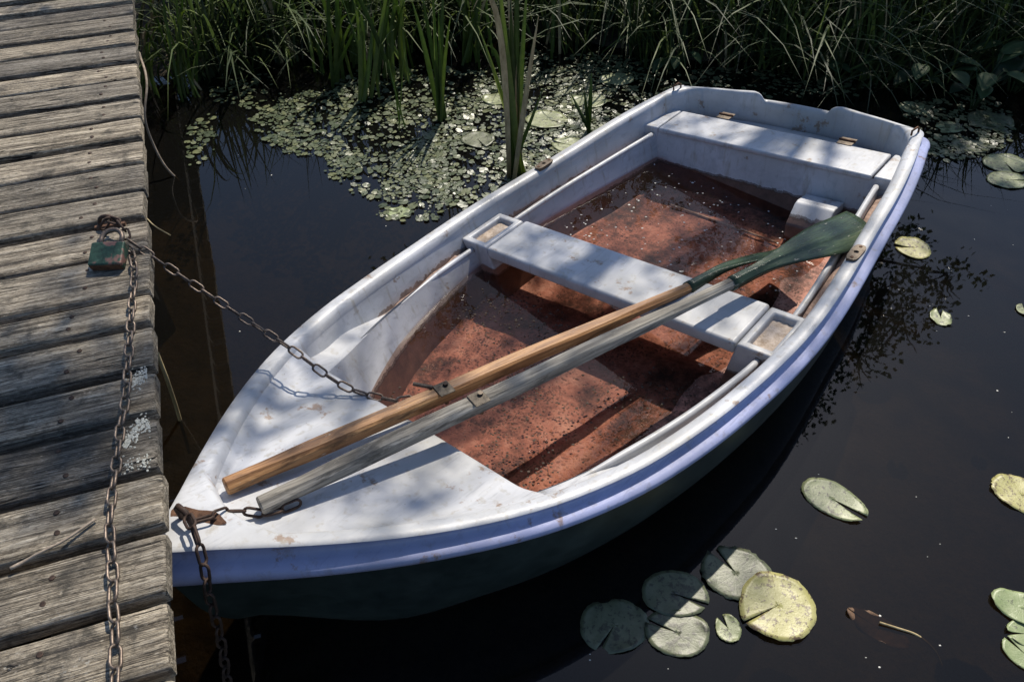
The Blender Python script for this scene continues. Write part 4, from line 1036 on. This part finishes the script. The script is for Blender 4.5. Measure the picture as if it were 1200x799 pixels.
reed('dark sedge tuft standing in the water against the dock', 180, 112, fan(182, 16, 9, 20, 80, .010, .1))
reed('low sedge tuft at the foot of the bank beside the dock', 190, 62, fan(192, 24, 10, -30, 30, .010, .1))
reed('thin lone rush stems rising from the leaf carpet', 468, 150, [(455, 70, 0, .005, 0), (474, 62, 0, .005, 0), (462, 95, 0, .005, 0)])
# dense filler reeds on the bank (countable clumps)
for i, (bx_, by_) in enumerate(((260, 40), (735, 55), (915, 70), (1160, 55))):
    reed(['grass clump at the bank between the dock and dark iris', 'grass clump at the bank behind the leaf carpet', 'grass clump at the bank just behind the transom notch', 'grass clump at the bank in the far right corner'][i], bx_, by_, fan(bx_, 40, 10, -80, 10, .012, .05))
# broad-leaved waterside plants
def broad_plant(label, bpx, bpy, n, hgt, size):
    base = at(bpx, bpy, 0); root = empty('broad_leaf_plant', (base.x, base.y, 0)); tag(root, label, 'plant')
    for i in range(n):
        a = 2 * PI * i / n + random.uniform(-.5, .5); r = random.uniform(.05, .20); h = hgt * random.uniform(.45, 1.1); tip = Vector((math.cos(a) * r, math.sin(a) * r, h))
        m = MB(); m.tube([(0, 0, -.05), tuple(tip * .5 + Vector((0, 0, .04))), tuple(tip)], .0035, 5); st = m.build('stem', 'broad_leaf', root, smooth=True)
        m = MB(); rows = []; L_ = size * random.uniform(.7, 1.2); dirv = Vector((math.cos(a), math.sin(a), random.uniform(-.5, .1))).normalized(); sd = ZV.cross(dirv).normalized(); up = dirv.cross(sd)
        for k_ in range(9):
            u = k_ / 8; ww = L_ * .36 * math.sin(PI * min(1, u * .93 + .07)) ** .8; p = tip + dirv * (L_ * u) - ZV * (L_ * .25 * u * u)
            rows.append([p + sd * ww * v + up * (abs(v) * ww * .30) for v in lin(-1, 1, 5)])
        m.grid(rows); m.build('leaf', 'broad_leaf', root, smooth=True, fix=False, solid=.001)
broad_plant('broad-leaved plant growing right behind the transom corner', 1068, 112, 8, .22, .15)
broad_plant('broad-leaved plant right of the transom among lily pads', 1140, 128, 8, .24, .15)
broad_plant('broad-leaved plant at the right edge under the dark bank', 1185, 108, 9, .28, .17)
broad_plant('broad-leaved plant on the bank behind the transom notch', 960, 92, 7, .20, .11)
broad_plant('small broad-leaved plant at the foot of the bank grass', 790, 84, 7, .16, .09)
# dead reed debris by the dock
for i, (pts_, r_) in enumerate((([(219, 44, .22), (238, 70, .08), (245, 88, .0)], .012), ([(219, 44, .22), (231, 33, .26), (241, 31, .25)], .010), ([(228, 42, .20), (234, 62, .10), (237, 82, .0)], .013), ([(245, 48, .12), (243, 70, .03), (246, 80, -.02)], .011))):
    m = MB(); m.tube(smooth_path([at(*p) for p in pts_], 10), r_, 7); o = m.build('dead_reed', 'dead_debris', smooth=True)
    tag(o, ['long broken dead reed stalk leaning by the dock, outermost', 'bent top of the dead reed stalk lying over the others', 'thick pale dead reed stalk in the middle of the debris', 'short dead reed stump nearest the open water'][i], 'dead reed')
# stalks at the dock edge
m = MB(); m.tube([at(184, 414, .40), at(196, 445, .22), at(206, 475, .08), at(214, 502, -.05), at(222, 530, -.2)], .0065, 7); o = m.build('reed_stalk', 'dead_stalk', smooth=True); tag(o, 'yellow dead reed stalk leaning from under the dock into water', 'stalk')
m = MB(); m.tube(smooth_path([at(163, 62, .45), at(172, 100, .40), at(170, 140, .28), at(180, 170, .15), at(196, 198, .04), at(210, 212, -.03)], 30), .006, 6); o = m.build('hanging_stem', 'twig', smooth=True); tag(o, 'long thin grey stem drooping beside the dock into the water', 'stem')
m = MB(); m.tube(smooth_path([at(12, 666, DZ + .008), at(34, 655, DZ + .006), at(44, 649, DZ + .014), at(75, 633, DZ + .010), at(112, 608, DZ + .009)], 24), [.0045] * 8 + [.0032] * 16, 6); o = m.build('twig', 'twig', smooth=True); tag(o, 'thin pale twig lying in the gap of the lower dock planks', 'twig')
m = MB(); m.tube(smooth_path([at(172, 256, DZ - .01), at(186, 268, DZ + .0), at(200, 276, DZ - .03)], 12), .002, 5); o = m.build('grass_stem', 'dead_stalk', smooth=True); tag(o, 'fine dry grass stem sticking out from the dock beside the chain', 'stem')

# ================================================================== tree whose crown hangs over the bank (seen in the water reflection)
def make_tree(label, trunk, clusters, leaf, nper, mat='tree_leaf'):
    root = empty('overhanging_tree', trunk); tag(root, label, 'tree'); t0 = Vector(trunk); m = MB()
    top = sum((Vector(c_[:3]) for c_ in clusters), Vector()) / len(clusters)
    p0 = t0 + Vector((0, 0, -.2)); p1 = t0 + (top - t0) * .45 + Vector((0, .6, .3)); p2 = top + Vector((0, .3, .2))
    path = smooth_path([p0, t0 + Vector((.05, -.05, 1.6)), p1, p2], 22); m.tube([p - t0 for p in path], [.17 * (1 - .85 * i / 21) for i in range(22)], 10)
    for (x, y, z, r, dn) in clusters:
        c_ = Vector((x, y, z)); st = min(path[5:], key=lambda p: (p - c_).length + .35 * abs(p.z - c_.z + r))
        bp_ = smooth_path([st, st * .5 + c_ * .5 + Vector((0, 0, .25)), c_], 10); m.tube([p - t0 for p in bp_], [.045 * (1 - .8 * i / 9) for i in range(10)], 6)
        for _ in range(5):
            e = c_ + Vector((random.gauss(0, 1), random.gauss(0, 1), random.gauss(0, .8))).normalized() * r * .9
            m.tube([c_ - t0, (c_ + e) * .5 - t0 + Vector((0, 0, .08)), e - t0], [.014, .010, .004], 5)
    m.build('trunk', 'bark', root, smooth=True)
    V = []; F = []; tone = []
    for (x, y, z, r, dn) in clusters:
        c_ = Vector((x, y, z)); nc = max(4, int(26 * dn * r * r))
        for _ in range(nc):
            dv = Vector((random.gauss(0, 1), random.gauss(0, 1), random.gauss(0, .8))); dv = dv.normalized() * r * random.random() ** .45; cc = c_ + dv; tv = random.random()
            for _ in range(nper):
                p = cc + Vector((random.gauss(0, .085), random.gauss(0, .085), random.gauss(0, .09))); d = Vector((random.gauss(0, 1), random.gauss(0, 1), random.gauss(-.5, .6))).normalized(); s_ = d.cross(Vector((random.gauss(0, 1), random.gauss(0, 1), random.gauss(0, 1)))).normalized(); L_ = leaf * random.uniform(.7, 1.25)
                k_ = len(V); V += [p, p + d * L_ * .5 + s_ * L_ * .33, p + d * L_, p + d * L_ * .5 - s_ * L_ * .33]; F.append((k_, k_ + 1, k_ + 2, k_ + 3)); tone += [min(1, max(0, tv * .6 + random.random() * .4))] * 4
    me = bpy.data.meshes.new('crown'); me.from_pydata([tuple(v - t0) for v in V], [], F); me.update(); a_ = me.attributes.new('tone', 'FLOAT', 'POINT'); a_.data.foreach_set('value', tone)
    link('crown', me, mat, root)
    return root
make_tree('leafy tree on the bank whose crown is mirrored right of the boat', (4.2, 9.6, .5),
          [(2.7, 8.6, 3.4, 1.3, 1.2), (3.7, 8.6, 4.2, 1.4, 1.1), (1.7, 9.3, 4.0, 1.1, 1.1), (3.3, 8.3, 5.0, 1.1, .8), (4.0, 8.1, 5.8, .9, .8), (4.0, 7.6, 5.0, .8, .6), (2.5, 7.7, 6.9, .7, .7), (1.9, 7.3, 6.3, .5, 1.0), (1.45, 6.9, 6.8, .55, 1.1), (1.0, 6.3, 6.2, .5, 1.0), (.62, 5.85, 6.6, .50, 3.4), (.30, 5.65, 6.4, .40, 3.0), (2.9, 7.3, 7.3, .6, .9), (1.65, 6.0, 6.7, .42, 1.6), (4.6, 8.8, 3.4, 1.2, 1.1),
           (2.4, 8.0, 5.0, .75, 1.5), (3.1, 7.8, 4.6, .85, 1.6), (3.8, 7.4, 4.6, .75, 1.5), (3.6, 7.9, 5.6, .75, 1.4), (2.65, 7.9, 6.3, .55, .9),
           (4.9, 7.8, 4.7, .8, 2.4), (5.4, 7.8, 5.2, .6, 2.2), (4.65, 7.8, 5.4, .7, 2.4), (5.0, 7.8, 5.9, .55, 2.2), (4.5, 7.8, 6.3, .5, 2.4), (4.6, 7.8, 6.9, .42, 2.4), (4.65, 7.8, 7.5, .28, 2.5), (4.6, 7.8, 4.0, .8, 1.5), (5.7, 7.8, 4.4, .5, 1.4)], .080, 18)
make_tree('leafy tree on the bank left of the mirrored crown', (-1.2, 11.5, .5),
          [(-.4, 9.4, 3.2, 1.2, 1.1), (.6, 8.9, 3.4, 1.1, 1.1), (-1.4, 9.8, 3.6, 1.1, 1.0), (-.2, 9.6, 4.6, 1.1, .8), (-.8, 8.9, 5.3, .8, .5), (-1.0, 7.8, 5.1, .55, 3.0), (-1.5, 8.3, 5.0, .5, 3.0)], .085, 16)
